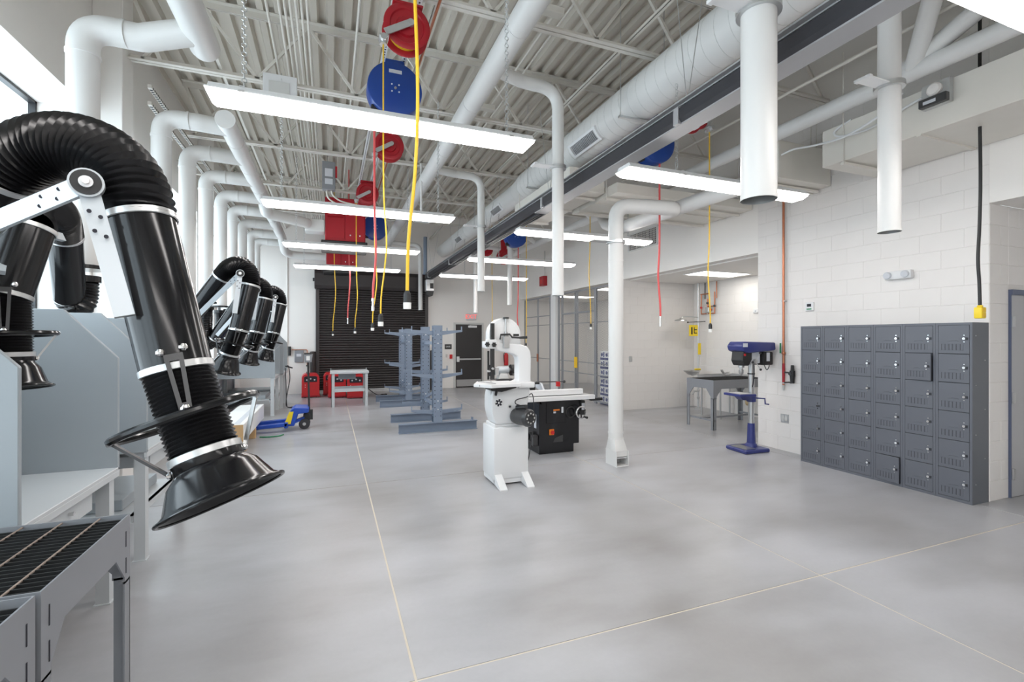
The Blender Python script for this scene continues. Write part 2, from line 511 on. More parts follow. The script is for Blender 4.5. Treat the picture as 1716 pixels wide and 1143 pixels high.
# open-web steel joists across the room
JY = [0.06, 2.23, 4.40, 6.57, 8.74, 10.91, 13.08]
JN = ['nearest the windows corner overhead', 'crossing over the near ceiling lights', 'carrying the nearest red hose reel', 'just beyond the blue hose reel',
      'next beyond the second red hose reel', 'second from the roller door', 'last before the roller door']
x0, x1 = -2.13, 6.3
def joist():
    t = thing('steel_joist', 'x', 'joist', (x0, 0, 4.85), 'open-web roof joists')
    MB().box(x0, x1, -0.055, -0.008, 4.85, 4.858).box(x0, x1, -0.016, -0.008, 4.858, 4.905).box(x0, x1, 0.008, 0.055, 4.85, 4.858).box(x0, x1, 0.008, 0.016, 4.858, 4.905).build('bottom_chord', 'joist_paint', t)
    MB().box(x0-0.02, x1, -0.075, -0.008, 5.688, 5.698).box(x0-0.02, x1, -0.018, -0.008, 5.62, 5.688).box(x0-0.02, x1, 0.008, 0.075, 5.688, 5.698).box(x0-0.02, x1, 0.008, 0.018, 5.62, 5.688).build('top_chord', 'joist_paint', t)
    k = -0.84 - 1.17
    ups = []
    while k < x1:
        for sgn in (-1, 1):
            a, c = V((k, 0, 4.88)), V((k + sgn*0.585, 0, 5.66))
            if a.x > x0-0.05 and c.x < x1 and c.x > x0-0.1: ups.append((a, c))
        k += 1.17
    first = {}
    for a, c in ups:
        s = 1 if c.x > a.x else -1
        if s not in first:
            first[s] = (MB().bar(a, c, 0.032, 0.032).build('web_bar', 'joist_paint', t), a)
        else:
            o, a0 = first[s]; child(o, t, V((a.x-a0.x, 0, 0)))
    MB().bar((x0+0.30, 0, 4.88), (x0+0.02, 0, 5.62), 0.04, 0.04).build('end_web', 'joist_paint', t)
    return t
j0 = joist()
for i, y in enumerate(JY):
    o = j0 if i == 0 else dup(j0, (x0, y, 4.85))
    o.location = (x0, y, 4.85)
    o['label'] = 'pale open-web steel roof joist ' + JN[i]
# bridging angles along the room
for x, z, nm in ((-1.25, 4.92, 'above the branch ducts by the windows'), (0.95, 4.92, 'above the row of hose reels'), (3.05, 4.92, 'above the spiral duct'), (5.0, 5.55, 'high over the square ducts')):
    tag(MB().box(x, x+0.04, YB, YF, z, z+0.005).box(x, x+0.005, YB, YF, z, z+0.04).build('bridging_angle', 'joist_paint'), 'long pale bridging angle running ' + nm, 'steel angle', 'bridging angles')
# ================================================================== CEILING LIGHTS
def fixture(short=False):
    t = thing('ceiling_light', 'x', 'ceiling light', (0, 0, 0), 'suspended fluorescent lights')
    L = 1.2
    h = MB().box(-L, L, -0.118, 0.118, 0.066, 0.074)
    h.prism([(-0.118, 0.074), (0.118, 0.074), (0.085, 0.115), (-0.085, 0.115)], -L+0.02, L-0.02, 'yz')
    h.build('housing', 'white_paint', t)
    q = MB()
    pr = [(-0.108, 0.065), (-0.102, 0.05), (-0.088, 0.026), (-0.066, 0.016), (0.066, 0.016), (0.088, 0.026), (0.102, 0.05), (0.108, 0.065)]
    e0, e1 = L-0.01, L-0.045
    vs = [(-e0 if z > 0.03 else -e1, y, z) for y, z in pr] + [(e0 if z > 0.03 else e1, y, z) for y, z in pr]
    n = len(pr); q.add(vs, [(i, i+1, n+i+1, n+i) for i in range(n-1)] + [tuple(range(n)), tuple(range(n, 2*n))[::-1]])
    q.build('lens', 'lamp_lens', t)
    for s in ((-0.56, 0.8) if short else (-1, 1)):
        MB().box(s*0.98-0.018, s*0.98+0.018, -0.121, 0.121, 0.062, 0.078).box(s*0.98-0.018, s*0.98+0.018, -0.09, 0.09, 0.113, 0.121).build('hanger_strap', 'galvanised', t)
        c = MB()
        for i in range(29 if short else 50):
            z = 0.121 + i*0.031
            c.ring((s*0.98, 0, z+0.017), (1, 0, 0) if i % 2 else (0, 1, 0), 0.017, 0.0035, 6, 4)
        c.build('hanger_chain', 'galvanised', t)
    return t
fx = fixture()
rows = [(0.42, 3.28, [(-1.75, 'added out of view over the viewer, window side'), (1.02, 'added out of view just above the viewer, window side'), (3.75, 'large and near, below the blue hose reel'), (6.47, 'second in the window-side row'),  # first two continue the row out of view, added for their light
                      (9.2, 'third in the window-side row'), (11.9, 'last of the window-side row, before the roller door')]),
        (3.81, 3.22, [(-1.6, 'added out of view behind the viewer, locker side'), (1.22, 'at the top corner, above the hanging white pipe and lockers'), (3.83, 'beside the large open white drop pipe'), (6.57, 'crossing the white floor duct'),  # first one is unseen behind the viewer, added to light the room
                      (9.2, 'third in the locker-side row, over the bandsaw'), (11.85, 'last of the locker-side row, above the exit sign')])]
first = True; fx2 = fixture(True); first2 = True
for X, Z, lst in rows:
    for y, nm in lst:
        if X > 2: o = fx2 if first2 else dup(fx2, (X, y, Z)); first2 = False
        else: o = fx if first else dup(fx, (X, y, Z)); first = False
        o.location = (X, y, Z); o['label'] = 'white suspended fluorescent ceiling light ' + nm
# recessed panel lights of the low ceilings
for (x, y, nm) in ((7.47, 7.54, 'in the alcove ceiling'), (7.35, 10.95, 'in the caged store ceiling'), (7.35, 13.4, 'deep in the caged store ceiling')):
    t = thing('panel_light', 'flat recessed panel light ' + nm, 'ceiling light', (x, y, 2.985))
    b = MB().box(x-0.62, x+0.62, y-0.31, y-0.285, 2.985, 3.0).box(x-0.62, x+0.62, y+0.285, y+0.31, 2.985, 3.0).box(x-0.62, x-0.595, y-0.285, y+0.285, 2.985, 3.0).box(x+0.595, x+0.62, y-0.285, y+0.285, 2.985, 3.0)
    b.build('trim_frame', 'white_paint', t)
    MB().box(x-0.595, x+0.595, y-0.285, y+0.285, 2.99, 2.999).build('diffuser', 'panel_lens', t)

# ================================================================== EXHAUST DUCTS BY THE WINDOWS
def collar(t, c, ax, r, name='seam_band', m='duct_paint', w=0.025):
    a = V(ax).normalized(); c = V(c)
    MB().cyl(c - a*w/2, c + a*w/2, r, None, 24).build(name, m, t)
TZ = 4.27
t = thing('exhaust_main', 'large white round trunk duct with capped end at the top of the window side', 'duct', (-1.04, 1.0, TZ), 'exhaust trunks')
MB().lathe((-1.04, YB, TZ), (0, 1, 0), [(0, 0.12), (7.90, 0.12), (7.94, 0.11), (7.96, 0.07), (7.965, 0.0)], 32).build('duct_body', 'duct_paint', t)
for y in (0.5, 2.3, 4.1): collar(t, (-1.04, y, TZ), (0, 1, 0), 0.124)
t = thing('exhaust_main', 'long white round trunk duct linking the row of branch pipes to the red filter unit', 'duct', (-1.16, 8.3, TZ), 'exhaust trunks')
pp = pipe_path([(-1.16, 6.44, TZ), (-1.16, 9.85, TZ), (-1.16, 10.35, 4.12), (-0.52, 10.85, 4.12), (-0.45, 10.95, 4.12)], 0.22)
MB().tube(pp, [0.106]*len(pp), 28).build('duct_body', 'duct_paint', t)
MB().lathe((-1.16, 6.44, TZ), (0, -1, 0), [(-0.02, 0.109), (0.012, 0.109), (0.014, 0.0)], 28).build('end_cap', 'duct_paint', t)
MB().box(-0.50, -0.115, 10.98, 11.35, 3.98, 4.24).build('transition_box', 'duct_paint', t, bevel=0.01)
for y in (7.1, 8.15, 9.2): collar(t, (-1.16, y, TZ), (0, 1, 0), 0.11)
t = thing('exhaust_main', 'white round trunk duct turning towards the roller door wall', 'duct', (-1.16, 12.3, TZ), 'exhaust trunks')
pp = pipe_path([(-1.16, 10.66, TZ), (-1.16, 13.5, TZ), (-1.16, 14.5, 4.0), (-0.12, 14.6, 4.0)], 0.35)
MB().tube(pp, 0.106, 28).build('duct_body', 'duct_paint', t)
for y in (11.4, 12.6): collar(t, (-1.16, y, TZ), (0, 1, 0), 0.11)
DX = -1.83
drops = [(2.45, 'just outside the view by the windows'), (4.72, 'nearest, rising behind the big black hose'), (6.58, 'second from the viewer'), (7.65, 'third from the viewer'), (8.68, 'fourth from the viewer'), (9.77, 'fifth from the viewer'),
         (10.8, 'sixth from the viewer'), (11.96, 'third from the roller door wall'), (13.1, 'second from the roller door wall'), (14.1, 'closest to the roller door wall')]
for i, (y, nm) in enumerate(drops):
    t = thing('exhaust_drop', 'white hooked branch duct along the windows, ' + nm, 'duct', (DX, y, 2.25), 'exhaust drops')
    near = i < 2
    tx = -1.04 if near else -1.16
    zz = 4.16 if near else 4.25
    pts = pipe_path([(DX, y, 2.25), (DX, y, zz), (DX+0.38, y+0.02, zz), (tx, y+(0.12 if not near else -0.05), TZ)], 0.20, 10)
    MB().tube(pts, 0.105 if near else 0.1, 28).build('duct_body', 'duct_paint', t)
    r = 0.109 if near else 0.104
    collar(t, (DX, y, zz-0.23), (0, 0, 1), r+0.003); collar(t, (DX, y, 3.3), (0, 0, 1), r)
    collar(t, (DX+0.27, y+0.005, zz), (1, 0, 0), r)
    MB().disc((DX, y, 2.22), (0, 0, 1), r+0.045, 0.03).build('flange', 'black_gloss', t)
# perforated hanging struts by the left wall
for k, (z, nm) in enumerate(((4.62, 'upper'), (4.42, 'lower'))):
    t = thing('strut_rail', nm + ' white perforated strut running along the window wall', 'strut', (-1.95, 10, z), 'perforated struts')
    MB().box(-2.0, -1.96, 6.7, 15.2, z, z+0.04).build('channel', 'joist_paint', t)
    b = MB()
    y = 6.75
    while y < 15.1: b.box(-1.995, -1.965, y, y+0.03, z-0.001, z+0.001); b.box(-1.961, -1.959, y, y+0.03, z+0.008, z+0.03); y += 0.055
    o = b.build('slot_row', 'hole_dark', t); o['kind'] = 'stuff'
    for y in (9.4, 12.6, 14.8): MB().box(-2.399, -1.965, y, y+0.04, z+0.04, z+0.055).build('wall_bracket', 'joist_paint', t)

# ================================================================== CENTRE DUST MAIN WITH DROPS
def gate(t, c, r):
    x, y, z = c
    MB().disc((x, y, z-0.02), (0, 0, 1), r+0.028, 0.04).build('blast_gate_ring', 'galvanised', t)
    MB().box(x-r-0.24, x+0.02, y-0.055, y+0.055, z-0.006, z+0.006).box(x-r-0.26, x-r-0.22, y-0.06, y+0.06, z-0.012, z+0.012).build('gate_slide', 'white_paint', t, bevel=0.003)
t = thing('dust_main', 'long straight white dust collection main running down the room centre', 'duct', (1.65, 6, 4.6))
MB().cyl((1.65, YB, 4.6), (1.65, 15.1, 4.6), 0.117, None, 32).build('duct_body', 'duct_paint', t)
for y in (1.0, 2.55, 4.1, 5.65, 7.2, 8.75, 10.3): collar(t, (1.65, y, 4.6), (0, 1, 0), 0.12)
def drop(label, x, y, z0, ztop, r, end, gz=None, hook=0.18):
    t = thing('dust_drop', label, 'duct', (x, y, z0), 'dust collection drops')
    pts = pipe_path([(x, y, z0), (x, y, ztop)] + end, hook, 10)
    MB().tube(pts, r, 24, cap=False).build('duct_body', 'duct_paint', t)
    MB().cyl((x, y, z0+0.001), (x, y, z0+0.5), r-0.004, None, 24, False).build('inner_wall', 'galvanised', t)
    MB().disc((x, y, z0+0.45), (0, 0, 1), r-0.005, 0.01).build('inner_shade', 'hole_dark', t)  # dark disc stands in for the shade up inside the pipe
    if gz: gate(t, (x, y, gz), r)
    MB().cyl((x, y, z0), (x, y, z0+0.03), r+0.002, None, 24, False).build('end_rim', 'duct_paint', t)
    return t
drop('large open white drop pipe hanging in front of the locker-side light', 2.5, 2.19, 2.54, 4.55, 0.103, [(2.1, 2.1, 4.6), (1.65, 2.0, 4.6)], 3.72)
drop('white drop pipe with hooked top, nearer of the two left of the spiral duct', 2.53, 5.03, 2.18, 4.62, 0.07, [(2.05, 5.0, 4.62), (1.68, 4.85, 4.6)], 3.70, 0.28)
drop('white drop pipe with hooked top, farther one above the cantilever racks', 2.59, 8.28, 2.53, 4.62, 0.067, [(2.1, 8.25, 4.62), (1.68, 8.1, 4.6)], 3.72, 0.28)
drop('thin white drop pipe in front of the roller door', 2.66, 14.9, 2.55, 4.6, 0.065, [(2.2, 14.9, 4.6), (1.68, 14.75, 4.6)], None, 0.25)
drop('white drop pipe hanging over the lockers', 4.2, 2.44, 2.53, 4.78, 0.077, [(4.75, 2.35, 4.85), (5.21, 2.82, 4.25)], 3.70, 0.2)
drop('white drop pipe over the table saw, behind the hooked one', 4.35, 8.6, 2.53, 4.42, 0.064, [(4.8, 8.6, 4.42), (5.2, 8.75, 4.25)], 3.7, 0.22)
drop('white drop pipe hanging above the bandsaw', 4.39, 11.5, 2.53, 4.35, 0.068, [(4.9, 11.5, 4.35), (5.2, 11.65, 4.25)], None, 0.22)
drop('thin far white drop pipe above the exit door', 3.9, 13.0, 2.4, 4.3, 0.06, [(4.4, 13.0, 4.3), (5.15, 13.15, 4.25)], None, 0.22)
t = thing('dust_main', 'white dust main running below the deck above the lockers', 'duct', (5.22, 6, 4.23))
MB().cyl((5.22, YB, 4.23), (5.22, 13.6, 4.23), 0.085, None, 28).build('duct_body', 'duct_paint', t)
MB().tube([(5.0, 1.4, 4.95), (5.18, 2.3, 4.5), (5.22, 2.95, 4.25)], 0.08, 24).build('wye_branch', 'duct_paint', t)
for y in (1.5, 3.05, 4.6, 6.15, 7.7, 9.25): collar(t, (5.22, y, 4.23), (0, 1, 0), 0.088)
t = thing('dust_main', 'short white dust main under the square ductwork, joined to the floor pipe', 'duct', (4.45, 5.4, 3.48))
pp = pipe_path([(4.62, 3.9, 3.50), (4.45, 6.6, 3.48), (4.7, 7.4, 3.75), (5.15, 8.3, 4.2)], 0.3)
MB().tube(pp, 0.1, 28).build('duct_body', 'duct_paint', t)
# floor sweep pipe
t = thing('floor_duct', 'white duct standing on the floor, slotted foot, elbow at the top', 'duct', (3.55, 5.35, 0))
pts = pipe_path([(3.55, 5.35, 0.36), (3.55, 5.35, 3.44), (4.42, 5.16, 3.44), (4.50, 5.55, 3.48)], 0.2, 10)
MB().tube(pts, 0.098, 28).build('duct_body', 'duct_paint', t)
for z in (0.42, 0.34, 1.6, 2.7): collar(t, (3.55, 5.35, z), (0, 0, 1), 0.103)
MB().disc((3.55, 5.35, 2.93), (0, 0, 1), 0.126, 0.04).box(3.18, 3.56, 5.28, 5.42, 2.944, 2.956).build('blast_gate_ring', 'galvanised', t)
# square foot: transition, body, slot facing the room
b = MB(); n = 24; P0 = []; P1 = []
for k in range(n):
    a = 2*PI*k/n; c, s_ = math.cos(a), math.sin(a)
    P0.append((3.55+0.098*c, 5.35+0.098*s_, 0.36))
    m_ = max(abs(c), abs(s_)); P1.append((3.55+0.09*c/m_*1.0, 5.33+0.115*s_/m_, 0.20))
b.add(P0+P1, [(k, (k+1) % n, n+(k+1) % n, n+k) for k in range(n)], True)
b.build('foot_transition', 'duct_paint', t)
sd = [(5.445, 0.20), (5.215, 0.20), (5.195, 0.15), (5.195, 0.135)]
MB().prism([(5.445, 0.2), (5.445, 0.05), (5.40, 0.0), (5.19, 0.0), (5.19, 0.012), (5.36, 0.02), (5.40, 0.06), (5.40, 0.10), (5.215, 0.125), (5.215, 0.2)], 3.46, 3.64, 'yz').build('foot_hood', 'duct_paint', t, bevel=0.004)
for x in (3.455, 3.638): MB().box(x, x+0.007, 5.19, 5.445, 0.0, 0.2).build('foot_cheek', 'duct_paint', t)
MB().box(3.462, 3.638, 5.22, 5.40, 0.10, 0.12).build('slot_plate', 'galvanised', t)  # galvanised plate under the top of the foot slot

# ================================================================== SPIRAL SUPPLY DUCT
t = thing('spiral_duct', 'big white round spiral supply duct with side grilles', 'duct', (3.46, 6, 4.27))
SX, SZ2 = 3.46, 4.52
MB().lathe((SX, YB, SZ2), (0, 1, 0), [(0, 0.25), (11.1, 0.25), (11.5, 0.205), (18.2, 0.205), (18.25, 0.0)], 48).build('duct_body', 'duct_paint', t)
hp = []
y = YB+0.1; k = 0
while y < 9.0-0.9:
    a = k*2*PI/28; hp.append((SX+0.2505*math.cos(a), y, SZ2+0.2505*math.sin(a))); y += 0.165/28; k += 1
MB().tube(hp, 0.0028, 4, smooth=True).build('spiral_seam', 'duct_seam', t)
for y in (4.8, 6.45, 8.1, 8.5, 10.2, 12.0): collar(t, (SX, y, SZ2), (0, 1, 0), 0.254 if y < 8.2 else 0.209)
def register(yc, ln, R):
    b = MB(); a0, a1 = math.radians(198), math.radians(240)
    def arc(y0, y1, r0, r1, b0, b1, n=8):
        vs = []; fs = []
        for i in range(n+1):
            a = b0+(b1-b0)*i/n; c, s_ = math.cos(a), math.sin(a)
            vs += [(SX+r0*c, y0, SZ2+r0*s_), (SX+r1*c, y0, SZ2+r1*s_), (SX+r1*c, y1, SZ2+r1*s_), (SX+r0*c, y1, SZ2+r0*s_)]
        for i in range(n):
            for q in range(4): fs.append((i*4+q, i*4+(q+1)%4, i*4+4+(q+1)%4, i*4+4+q))
        fs += [(0, 1, 2, 3), (n*4+3, n*4+2, n*4+1, n*4)]
        return vs, fs
    def A(mb, *q): mb.add(*arc(*q))
    w = 0.045
    A(b, yc-ln/2, yc-ln/2+w, R, R+0.03, a0, a1); A(b, yc+ln/2-w, yc+ln/2, R, R+0.03, a0, a1)
    A(b, yc-ln/2+w, yc+ln/2-w, R, R+0.03, a0, a0+0.12); A(b, yc-ln/2+w, yc+ln/2-w, R, R+0.03, a1-0.12, a1)
    fr = b.build('register_frame', 'white_paint', t)
    q = MB(); A(q, yc-ln/2+w, yc+ln/2-w, R+0.001, R+0.006, a0+0.12, a1-0.12); q.build('register_throat', 'dark_steel', fr)
    n = int((ln-2*w)/0.034)
    q = MB()
    for i in range(n):
        y = yc-ln/2+w+0.012+i*0.034; A(q, y, y+0.016, R+0.006, R+0.024, a0+0.12, a1-0.12, 4)
    q.build('register_louvres', 'rail_alu', fr)
register(5.68, 0.72, 0.25); register(9.45, 0.62, 0.205); register(12.6, 0.6, 0.205)
for y in (1.6, 4.65, 7.4, 10.6):
    h = MB().cyl((SX-0.31, y, 4.25), (SX-0.31, y, 5.68), 0.006, None, 6).cyl((SX+0.31, y, 4.25), (SX+0.31, y, 5.68), 0.006, None, 6)
    h.box(SX-0.33, SX+0.33, y-0.02, y+0.02, 4.235, 4.262)
    h.build('trapeze_hanger', 'galvanised', t)

# ================================================================== EXHAUST EXTRACTION RAIL (black)
t = thing('extraction_rail', 'long black overhead extraction rail beneath the spiral duct', 'rail', (2.88, 6, 3.5))
r0, r1 = YB, 14.72
MB().prism([(2.79, 3.51), (2.97, 3.51), (3.0, 3.54), (3.0, 3.63), (2.94, 3.665), (2.82, 3.665), (2.765, 3.63), (2.765, 3.54)], r0, r1, 'xz').build('rail_body', 'rail_black', t)
MB().box(2.80, 2.96, r0, r1, 3.665, 3.70).box(2.755, 2.80, r0, r1, 3.676, 3.69).build('top_channel', 'rail_alu', t)
MB().box(2.79, 2.97, r0, 6.3, 3.498, 3.51).box(2.957, 2.975, 6.3, r1, 3.498, 3.51).build('underside_plate', 'rail_alu', t)
for x in (2.845, 2.885): MB().box(x, x+0.03, 6.3, r1, 3.488, 3.51).build('rubber_lip', 'rail_black', t)
for y in (3.25, 6.0, 8.75, 11.5, 14.2):
    MB().prism([(2.755, 3.50), (2.985, 3.50), (3.01, 3.53), (3.01, 3.64), (2.95, 3.675), (2.81, 3.675), (2.755, 3.64)], y-0.03, y+0.03, 'xz').build('joint_clamp', 'rail_alu', t)
    MB().tube([(2.88, y, 3.69), (2.74, y, 4.85)], 0.004, 5).tube([(2.88, y, 3.69), (3.08, y, 4.85)], 0.004, 5).build('hanger_wire', 'galvanised', t)
t = thing('rail_trolley', 'black and white motor box hanging at the far rail end', 'box', (2.88, 14.6, 2.95))
MB().box(2.76, 3.0, 14.45, 14.70, 3.12, 3.48).build('motor_case', 'galvanised', t, bevel=0.01)
MB().prism([(2.78, 3.12), (3.0, 3.12), (2.97, 2.98), (2.86, 2.95), (2.80, 3.0)], 14.46, 14.68, 'xz').build('lower_cover', 'black_plastic', t, bevel=0.008)
MB().box(2.77, 2.86, 14.44, 14.45, 3.34, 3.47).build('white_plate', 'bright_white', t); MB().box(2.88, 2.98, 14.44, 14.45, 3.2, 3.36).build('control_panel', 'black_plastic', t)
tag(MB().cyl((2.78, 14.72, 3.68), (2.78, 14.72, 4.83), 0.06, None, 20).lathe((2.78, 14.72, 3.66), (0, 0, 1), [(0, 0.075), (0.03, 0.075), (0.03, 0.06)], 20).build('riser_pipe', 'rack_blue'), 'blue grey vertical riser pipe above the far rail end', 'pipe')

# ================================================================== SQUARE DUCTWORK ON THE LOCKER SIDE
def rect_duct(label, x0, x1, y0, y1, z0, z1, seams=(), zh=4.86):
    t = thing('square_duct', label, 'duct', ((x0+x1)/2, (y0+y1)/2, z0), 'square painted ducts')
    MB().box(x0, x1, y0, y1, z0, z1).build('duct_body', 'joist_paint', t, bevel=0.004)
    for y in seams: MB().box(x0-0.015, x1, y-0.02, y+0.02, z0-0.018, z0).build('seam_flange', 'joist_paint', t)
    for y in (y0+0.25, y1-0.25): MB().box(x0-0.03, x1-0.02, y-0.02, y+0.02, z0-0.05, z0-0.02).cyl((x0-0.015, y, z0-0.04), (x0-0.015, y, zh), 0.006, None, 6).build('trapeze_hanger', 'joist_paint', t); MB().cyl((x1-0.04, y, z1-0.01), (x1-0.04, y, zh), 0.006, None, 6).build('hanger_rod', 'joist_paint', t)
    return t
rect_duct('large square painted duct above the lockers', 5.36, 6.28, 0.6, 3.82, 3.66, 4.08, (1.9, 2.85))
rect_duct('square painted duct end beside the copper pipe', 5.32, 6.28, 4.36, 4.78, 3.72, 4.2)
rect_duct('wide flat painted duct above the floor pipe elbow', 3.75, 6.28, 5.62, 6.92, 3.72, 3.86, (6.2,))
rect_duct('tapered painted duct box right of the black rail', 3.15, 3.72, 5.9, 8.0, 3.78, 4.1, (6.9,), 4.235)
t = thing('smoke_detector_box', 'clear-fronted duct smoke detector on the square duct', 'detector', (5.28, 2.69, 3.85))
MB().box(5.30, 5.355, 2.58, 2.80, 3.86, 4.08).build('base_plate', 'galvanised', t)
MB().box(5.245, 5.30, 2.58, 2.80, 3.86, 3.94).build('terminal_box', 'dark_steel', t, bevel=0.006)
MB().lathe((5.305, 2.69, 4.01), (-1, 0, 0), [(0, 0.06), (0.03, 0.06), (0.045, 0.045), (0.05, 0.0)], 20).build('sensor_head', 'mortar_paint', t)
MB().box(5.243, 5.245, 2.66, 2.76, 3.88, 3.91).build('label_plate', 'sticker', t)
cb = MB().tube(smooth_path([(5.37, 3.5, 4.09), (5.34, 3.66, 4.02), (5.34, 3.6, 3.94), (5.34, 3.3, 3.90), (5.335, 2.9, 3.98), (5.34, 2.8, 4.0)]), 0.012, 8)
tag(cb.build('flexible_conduit', 'white_paint'), 'white looping flexible conduit across the square duct', 'conduit')
cb = MB().tube(smooth_path([(5.30, 4.30, 3.98), (5.26, 4.1, 3.97), (5.22, 3.8, 3.90), (5.2, 3.45, 3.86), (5.22, 3.1, 3.95), (5.28, 2.95, 4.1)]), 0.012, 8)
tag(cb.build('flexible_conduit', 'white_paint'), 'white flexible conduit drooping between the two square ducts', 'conduit')
# wall return grille
t = thing('wall_grille', 'dark eggcrate return grille high on the wall beside floor pipe', 'grille', (6.28, 8.45, 3.6))
MB().box(6.27, 6.30, 7.93, 7.97, 3.6, 4.0).box(6.27, 6.30, 8.93, 8.97, 3.6, 4.0).box(6.27, 6.30, 7.97, 8.93, 3.6, 3.63).box(6.27, 6.30, 7.97, 8.93, 3.97, 4.0).build('grille_frame', 'duct_paint', t)
MB().box(6.293, 6.298, 7.97, 8.93, 3.63, 3.97).build('dark_throat', 'hole_dark', t)
for k in range(20): MB().box(6.276, 6.29, 7.99+k*0.048, 8.0+k*0.048, 3.63, 3.97).build('grille_blade', 'mortar_paint', t)
for k in range(7): MB().box(6.276, 6.29, 7.97, 8.93, 3.665+k*0.045, 3.672+k*0.045).build('grille_bar', 'mortar_paint', t)

# ================================================================== CONDUITS, STRUTS AND CEILING BOXES
def run(label, x, z, y0, y1, r, m='joist_paint', grp=None, name='conduit'):
    tag(MB().cyl((x, y0, z), (x, y1, z), r, None, 10).build(name, m), label, 'conduit' if name == 'conduit' else 'pipe', grp)
cn = ['set apart at the window side of the bundle', 'second in the bundle from the window side', 'third in the bundle from the window side', 'in the middle of the bundle', 'third in the bundle from the hose reels', 'second in the bundle from the hose reels', 'of the bundle closest to the hose reels']
for k, x in enumerate((-0.61, -0.49, -0.436, -0.382, -0.328, -0.274, -0.22)):
    run('thin pale ceiling conduit ' + cn[k], x, 5.1, YB, YF-0.1, 0.014, grp='bundle of parallel conduits')
run('single pale conduit left of the nearest red hose reel', 0.29, 5.2, YB, YF-0.1, 0.015)
run('pale conduit beside the dust main, nearer of the pair to it', 2.05, 5.08, YB, YF-0.1, 0.014, grp='conduit pair beside the dust main')
run('pale conduit beside the dust main, farther of the pair from it', 2.2, 5.08, YB, YF-0.1, 0.014, grp='conduit pair beside the dust main')
run('pale conduit close under the deck above the spiral duct', 2.5, 5.35, YB, YF-0.1, 0.014)
run('rust brown copper pipe above the lockers', 4.55, 4.95, YB, 9.0, 0.014, 'copper', None, 'copper_pipe')
for x, z, nm in ((4.75, 4.85, 'upper'), (4.95, 4.75, 'middle'), (5.1, 4.6, 'lowest')): run(nm + ' pale pipe of three beside the copper pipe', x, z, YB, 10.5, 0.018, 'joist_paint', 'three pale pipes', 'water_pipe')
run('copper line running along the row of hose reels', 0.95, 4.80, 2.0, 12.5, 0.014, 'copper', None, 'copper_pipe')
for x, nm in ((0.56, 'left of the pair'), (0.78, 'right of the pair')):
    t = thing('strut_rail', 'white perforated strut carrying the hose reels, ' + nm, 'strut', (x, 7, 4.8), 'reel struts')
    MB().box(x-0.022, x+0.022, 2.1, 13.0, 4.808, 4.848).build('channel', 'white_paint', t)
    b = MB(); y = 2.2
    while y < 12.9: b.box(x-0.008, x+0.008, y, y+0.022, 4.8065, 4.8085); y += 0.05
    o = b.build('slot_row', 'hole_dark', t); o['kind'] = 'stuff'
for x, nm in ((4.42, 'left of the pair'), (4.62, 'right of the pair')):
    t = thing('strut_rail', 'white perforated strut carrying the locker-side reels, ' + nm, 'strut', (x, 7, 4.86), 'reel struts')
    MB().box(x-0.022, x+0.022, 2.1, 13.2, 4.806, 4.848).build('channel', 'white_paint', t)
for x, z, y, nm in ((2.02, 5.06, 4.35, 'beside the nearest joist'), (2.02, 5.06, 6.52, 'further down the dust main')):
    tag(MB().box(x-0.04, x+0.22, y-0.05, y+0.05, z-0.07, z).build('junction_box', 'joist_paint', bevel=0.004), 'pale junction box on the conduit pair ' + nm, 'junction box', 'junction boxes')
t = thing('speaker_panel', 'flat white square panel hung below a joist, left of conduits', 'panel', (-0.58, 6.45, 4.64))
MB().box(-0.765, -0.385, 6.46, 6.51, 4.64, 4.93).build('panel_back', 'white_paint', t, bevel=0.004)
MB().box(-0.70, -0.47, 6.452, 6.46, 4.68, 4.84).build('panel_face', 'duct_seam', t)
t = thing('disconnect_box', 'grey electrical disconnect box hung on the ceiling by the conduits', 'electrical box', (-0.02, 8.75, 4.35))
MB().box(-0.13, 0.09, 9.02, 9.16, 4.33, 4.83).build('box_body', 'table_grey', t, bevel=0.008)
MB().box(-0.085, 0.045, 9.012, 9.02, 4.56, 4.70).build('rating_label', 'sticker', t); MB().box(-0.085, 0.045, 9.012, 9.02, 4.42, 4.52).build('warning_label', 'sticker', t)
MB().box(0.09, 0.12, 9.0, 9.04, 4.55, 4.75).build('handle', 'red_paint', t)
MB().tube(smooth_path([(-0.05, 9.09, 4.33), (-0.03, 9.1, 4.2), (0.15, 9.2, 4.12), (0.5, 9.3, 4.1)]), 0.014, 8).tube(smooth_path([(0.02, 9.09, 4.33), (0.06, 9.1, 4.24), (0.22, 9.2, 4.18), (0.55, 9.3, 4.16)]), 0.014, 8).build('conduit_bend', 'joist_paint', t)
t = thing('motion_detector', 'small white sensor box on a stem below the dust main', 'sensor', (1.5, 8.4, 3.72))
MB().cyl((1.55, 8.6, 3.86), (1.55, 8.6, 4.85), 0.02, None, 10).build('stem', 'duct_paint', t)
MB().box(1.42, 1.72, 8.5, 8.7, 3.80, 3.87).box(1.50, 1.60, 8.52, 8.68, 3.87, 3.93).build('sensor_body', 'white_paint', t, bevel=0.006)
